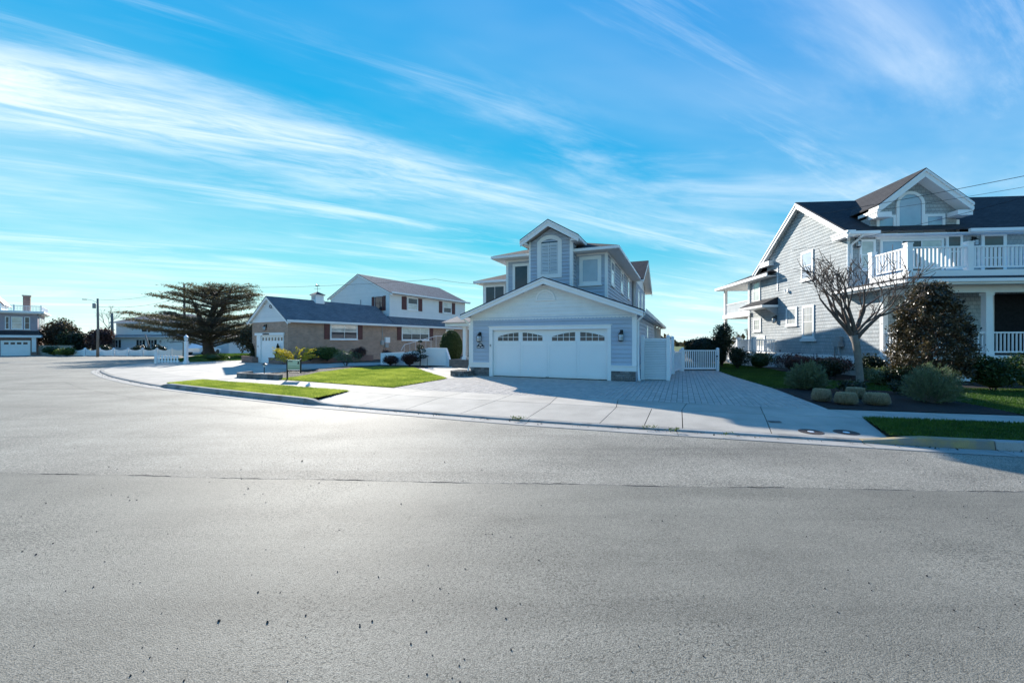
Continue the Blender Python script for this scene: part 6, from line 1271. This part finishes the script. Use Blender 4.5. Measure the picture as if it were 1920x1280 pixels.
for k, (lab, x, y, rx, ry, h, m, n) in enumerate([
    ('low reddish shrub below the side wall, next to the stoop', 14.6, 23.6, 0.9, 0.8, 1.0, 'leaf_box', 2600), ('reddish-brown shrub row piece below the side wall, left of the gas meter', 14.6, 20.4, 0.9, 1.2, 0.95, 'leaf_red', 3200), ('reddish-brown low hedge under the gas meter', 14.6, 18.3, 0.8, 1.0, 0.95, 'leaf_red', 3000),
    ('dark rounded shrub behind the bare tree trunk', 14.6, 16.2, 0.55, 0.55, 1.1, 'leaf_dark', 4200), ('dark low shrub left of the bare tree trunk', 13.55, 17.2, 0.65, 0.6, 0.8, 'leaf_dark', 3000), ('small olive shrub right of the bare tree, under the porch corner', 13.35, 14.6, 0.5, 0.5, 0.62, 'leaf_sage', 2200), ('small dark shrub at the left foot of the holly', 13.55, 13.9, 0.42, 0.42, 0.75, 'leaf_dark', 2000),
    ('low dark shrub in the lawn behind the tan grass cushions', 11.95, 11.9, 0.55, 0.4, 0.4, 'leaf_dark', 1800), ('large dark green hedge shrub right of the holly', 15.75, 13.1, 0.7, 0.7, 1.1, 'leaf_box', 5200), ('dark green hedge shrub at the right picture edge', 16.95, 13.0, 0.75, 0.7, 1.1, 'leaf_box', 5200),
    ('very small dark shrub behind the tan grass, left of the trunk', 10.55, 12.35, 0.35, 0.3, 0.32, 'leaf_dark', 1200)]):
    shrub('garden_shrub', lab, x, y, 0.13, rx, ry, h, n, 0.085, m, 70 + k, group='shrubs round the grey house', core=0.68, lumps=14)
shrub('garden_shrub', 'rounded dark evergreen shrub rising behind the wide picket gate', 12.3, 25.6, 0.12, 1.25, 1.1, 2.0, 9000, 0.09, 'leaf_dark', 90, group='evergreens behind the gate', core=0.9)
shrub('garden_shrub', 'tall ragged dark evergreen between the wide gate and the grey house', 13.1, 25.0, 0.12, 0.62, 0.62, 2.75, 6500, 0.10, 'leaf_dark', 91, group='evergreens behind the gate', lumps=13, core=0.6)
shrub('garden_shrub', 'small dark evergreen leaning over the lawn end beside the wide gate', 13.3, 23.6, 0.12, 0.5, 0.5, 1.3, 3000, 0.10, 'leaf_dark', 92, group='evergreens behind the gate', core=0.7)
# ---- left-hand garden
def ball():
    r = np.random.default_rng(61); t = tag(empty('clipped_evergreen', (-4.35, 28.6, 0.12)), 'tall clipped egg-shaped evergreen between the brick house and the porch column', 'shrub'); n = 17000
    p = ico(r, (0, 0, 1.22), 1.0, n, (0.80, 0.80, 1.18), 0.93); p += r.normal(size=p.shape) * 0.012; p = p[p[:, 2] > 0.06]
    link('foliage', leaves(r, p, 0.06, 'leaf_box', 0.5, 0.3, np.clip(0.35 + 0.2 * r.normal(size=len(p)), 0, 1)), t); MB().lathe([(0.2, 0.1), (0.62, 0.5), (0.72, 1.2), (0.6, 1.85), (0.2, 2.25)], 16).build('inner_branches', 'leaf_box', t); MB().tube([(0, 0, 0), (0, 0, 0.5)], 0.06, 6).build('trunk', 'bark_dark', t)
ball()
def forsythia():
    r = np.random.default_rng(62); t = tag(empty('forsythia', (-12.6, 23.2, 0.12)), 'bright yellow flowering forsythia bush behind the yard sign', 'flowering shrub'); mb = MB(); P = []; D = []
    for i in range(95):
        a = r.uniform(0, 2 * np.pi); L = r.uniform(0.75, 1.25); tip = np.array([math.cos(a) * L * 1.05, math.sin(a) * L * 0.9, r.uniform(0.55, 1.25)]); mid = tip * np.array([0.45, 0.45, 0]) + np.array([0, 0, tip[2] * 0.85 + 0.12])
        mb.tube([(0.06 * math.cos(a), 0.06 * math.sin(a), 0), tuple(mid), tuple(tip)], [0.011, 0.007, 0.003], 4, False); k = 60; f = r.uniform(0.42, 1.02, k)[:, None]; q = (1 - f) ** 2 * 0 + 2 * f * (1 - f) * mid + f * f * tip; P.append(q + r.normal(size=(k, 3)) * 0.022)
    link('blossom', leaves(r, np.concatenate(P), 0.058, 'leaf_yellow', 0.6, 0.2), t); mb.build('stems', 'bark', t)
forsythia()
def conifer(label, x, y, z, h, w, seed, m='leaf_dark'):
    r = np.random.default_rng(seed); t = tag(empty('dwarf_conifer', (x, y, z)), label, 'conifer', 'dwarf conifers in the planters'); n = 2600; zz_ = h * r.uniform(0.05, 1, n); a = r.uniform(0, 6.28, n); R0 = w * (1 - zz_ / h) ** 0.8 * r.uniform(0.6, 1.05, n) * (0.8 + 0.2 * np.sin(zz_ * 22)); link('foliage', leaves(r, np.stack([np.cos(a) * R0, np.sin(a) * R0, zz_], 1), 0.07, m, 0.4, 0.3), t); MB().tube([(0, 0, 0), (0, 0, h * 0.7)], [0.03, 0.01], 6).build('trunk', 'bark_dark', t)
conifer('small dark conifer in the planter left of the brick garage door', -19.95, 30.75, 0.45, 1.1, 0.26, 63); conifer('small dark conifer in the planter right of the brick garage door', -16.95, 28.95, 0.42, 1.15, 0.30, 64)
for k, (lab, x, y, rx, ry, h, m, n, sz) in enumerate([
    ('yellow-green shrub in the long brick planter under the window', -13.6, 29.4, 0.95, 0.95, 1.05, 'leaf_green', 3600, 0.09), ('dark rounded shrub at the house corner behind the forsythia', -14.6, 28.9, 0.5, 0.45, 0.95, 'leaf_dark', 2200, 0.08), ('dark low dome shrub right of the yellow-green planter shrub', -11.9, 31.0, 0.6, 0.6, 0.95, 'leaf_red', 2400, 0.08),
    ('thin grey twiggy shrub in the left bed, right of the forsythia', -11.0, 26.5, 0.95, 0.6, 0.95, 'leaf_sage', 1300, 0.08), ('small dark red mounded shrub, leftmost before the ramp wall', -8.1, 26.7, 0.48, 0.45, 0.72, 'leaf_red', 2400, 0.07), ('wider dark red shrub in the middle before the ramp wall', -6.75, 26.3, 0.6, 0.5, 0.78, 'leaf_red', 3000, 0.07),
    ('dark ball shrub peeking over the low end of the ramp wall', -9.7, 31.0, 0.42, 0.4, 1.0, 'leaf_red', 1500, 0.07)]):
    shrub('garden_shrub', lab, x, y, 0.30 if k < 3 else 0.12, rx, ry, h, n, sz, m, 100 + k, group='shrubs round the brick house', core=0.66 if k not in (3,) else None, lumps=13)
def cloud_tree():
    r = np.random.default_rng(65); t = tag(empty('tiered_evergreen', (-6.05, 26.3, 0.12)), 'slender tiered evergreen standing against the ramp wall', 'shrub'); mb = MB().tube([(0, 0, 0), (0.05, 0, 0.6), (-0.03, 0, 1.1), (0.02, 0, 1.75)], [0.04, 0.03, 0.025, 0.01], 6); P = []
    for x, z, s in ((-0.18, 0.42, 0.24), (0.2, 0.62, 0.24), (-0.2, 0.88, 0.28), (0.12, 1.0, 0.26), (0.0, 1.25, 0.22), (0.03, 1.6, 0.12)): P.append(ico(r, (x, r.normal() * 0.08, z), s, 420, (1.1, 1, 0.62), 0.7))
    link('foliage', leaves(r, np.concatenate(P), 0.06, 'leaf_dark', 0.45, 0.3), t); mb.build('trunk', 'bark_dark', t)
cloud_tree()
# ---- far left planting
shrub('hedge_tree', 'broad dark evergreen mass right of the mauve house', -59.6, 53.0, 0, 1.9, 1.9, 4.7, 8000, 0.24, 'leaf_brown', 110, 'tree', 'far trees', 14, core=0.85)
shrub('hedge_tree', 'lower rounded brown evergreen beside the tall left pole', -56.8, 52.0, 0, 1.5, 1.5, 3.1, 5000, 0.22, 'leaf_dark', 111, 'tree', 'far trees', 12, core=0.85)
shrub('hedge_tree', 'purple-brown bushy tree in front of the far white house', -53.0, 51.4, 0, 1.35, 1.3, 3.6, 4200, 0.22, 'leaf_red', 112, 'tree', 'far trees', 12, core=0.8)
shrub('hedge_tree', 'dark bushy tree behind the cedar, by the brick garage', -27.2, 43.5, 0.1, 2.3, 2.0, 3.4, 8000, 0.24, 'leaf_cedar', 113, 'tree', 'far trees', 12, core=0.8)
shrub('hedge_tree', 'second dark bushy tree filling the gap right of the cedar trunk', -30.4, 48.5, 0.1, 2.2, 2.0, 3.2, 7000, 0.24, 'leaf_dark', 114, 'tree', 'far trees', 12, core=0.8)
for k, (x, y, lab) in enumerate([(-49.9, 49.0, 'dark clipped bush behind the scalloped fence, leftmost'), (-45.6, 49.2, 'dark clipped bush behind the scalloped fence, by the slanting trunk'), (-43.4, 49.4, 'dark clipped bush behind the scalloped fence, under the shuttered window')]): shrub('far_bush', lab, x, y, 0, 0.9, 0.7, 1.25, 1600, 0.14, 'leaf_dark', 120 + k, 'shrub', 'bushes behind the scalloped fence', 8, core=0.9)
shrub('far_bush', 'yellow-green bush at the street edge left of the tall pole', -52.6, 47.3, 0, 1.0, 0.8, 1.0, 2600, 0.16, 'leaf_green', 130, 'shrub', 'bushes left of the scalloped fence', 9, core=0.85)
shrub('far_bush', 'darker green bush beside the yellow-green one by the grey wall', -55.6, 48.6, 0, 0.9, 0.8, 1.1, 2000, 0.16, 'leaf_box', 131, 'shrub', 'bushes left of the scalloped fence', 9, core=0.85)
shrub('far_bush', 'low yellow-green bush at the foot of the lamp post', -25.0, 33.5, 0.12, 0.9, 0.6, 0.55, 1500, 0.10, 'leaf_green', 132, 'shrub', None, 8, core=0.85)
def twig_tree(label, x, y, h, w, seed, m='bark'):
    r = random.Random(seed); t = tag(empty('bare_tree', (x, y, 0)), label, 'tree', 'far bare trees'); mb = MB()
    def grow(p, d, L, rad, lev):
        q = p + d * L; mb.tube([p, p.lerp(q, .5) + Vector((r.gauss(0, .04), r.gauss(0, .04), 0)) * L, q], [rad, rad * .8, rad * .6], 5, False)
        if lev < 5:
            for j in range(3): nd = (d + Vector((r.gauss(0, .45), r.gauss(0, .45), r.gauss(.08, .25)))).normalized(); grow(q, nd, L * r.uniform(.6, .8), rad * .55, lev + 1)
    MB().tube([(0, 0, 0), (0, 0, h * 0.28)], [0.16, 0.13], 8).build('trunk', m, t); grow(Vector((0, 0, h * 0.27)), Vector((0, 0, 1)), h * 0.25, 0.12, 0); mb.build('branches', m, t)
twig_tree('distant bare tree left of the far white house roof', -63.5, 63, 7.0, 3, 3); twig_tree('bare twiggy tree under the rear porch of the grey house', 18.2, 31.2, 2.6, 1.5, 5)
sl = tag(MB().tube([(0, 0, 0), (-0.5, 0, 1.3), (-0.9, 0, 2.6)], [0.12, 0.10, 0.06], 7).build('slanting_trunk', 'bark', None, True, (-44.6, 49.6, 0)), 'slanting pale trunk behind the scalloped fence', 'tree')
# distant tree line on the horizon, reads as one mass
r = np.random.default_rng(200); n = 9000; a = r.uniform(-75, 75, n); R0 = r.uniform(150, 210, n); p = np.stack([np.sin(np.radians(a)) * R0, np.cos(np.radians(a)) * R0, r.random(n) ** 1.5 * (2.2 + 1.6 * np.sin(a * 0.7) + 1.0 * np.sin(a * 2.1 + 1)).clip(0.8, 5)], 1)
tag(link('distant_tree_line', leaves(r, p, 2.2, 'leaf_brown', 0.6, 0.2)), 'low distant line of trees along the horizon', 'tree line', kind='stuff')
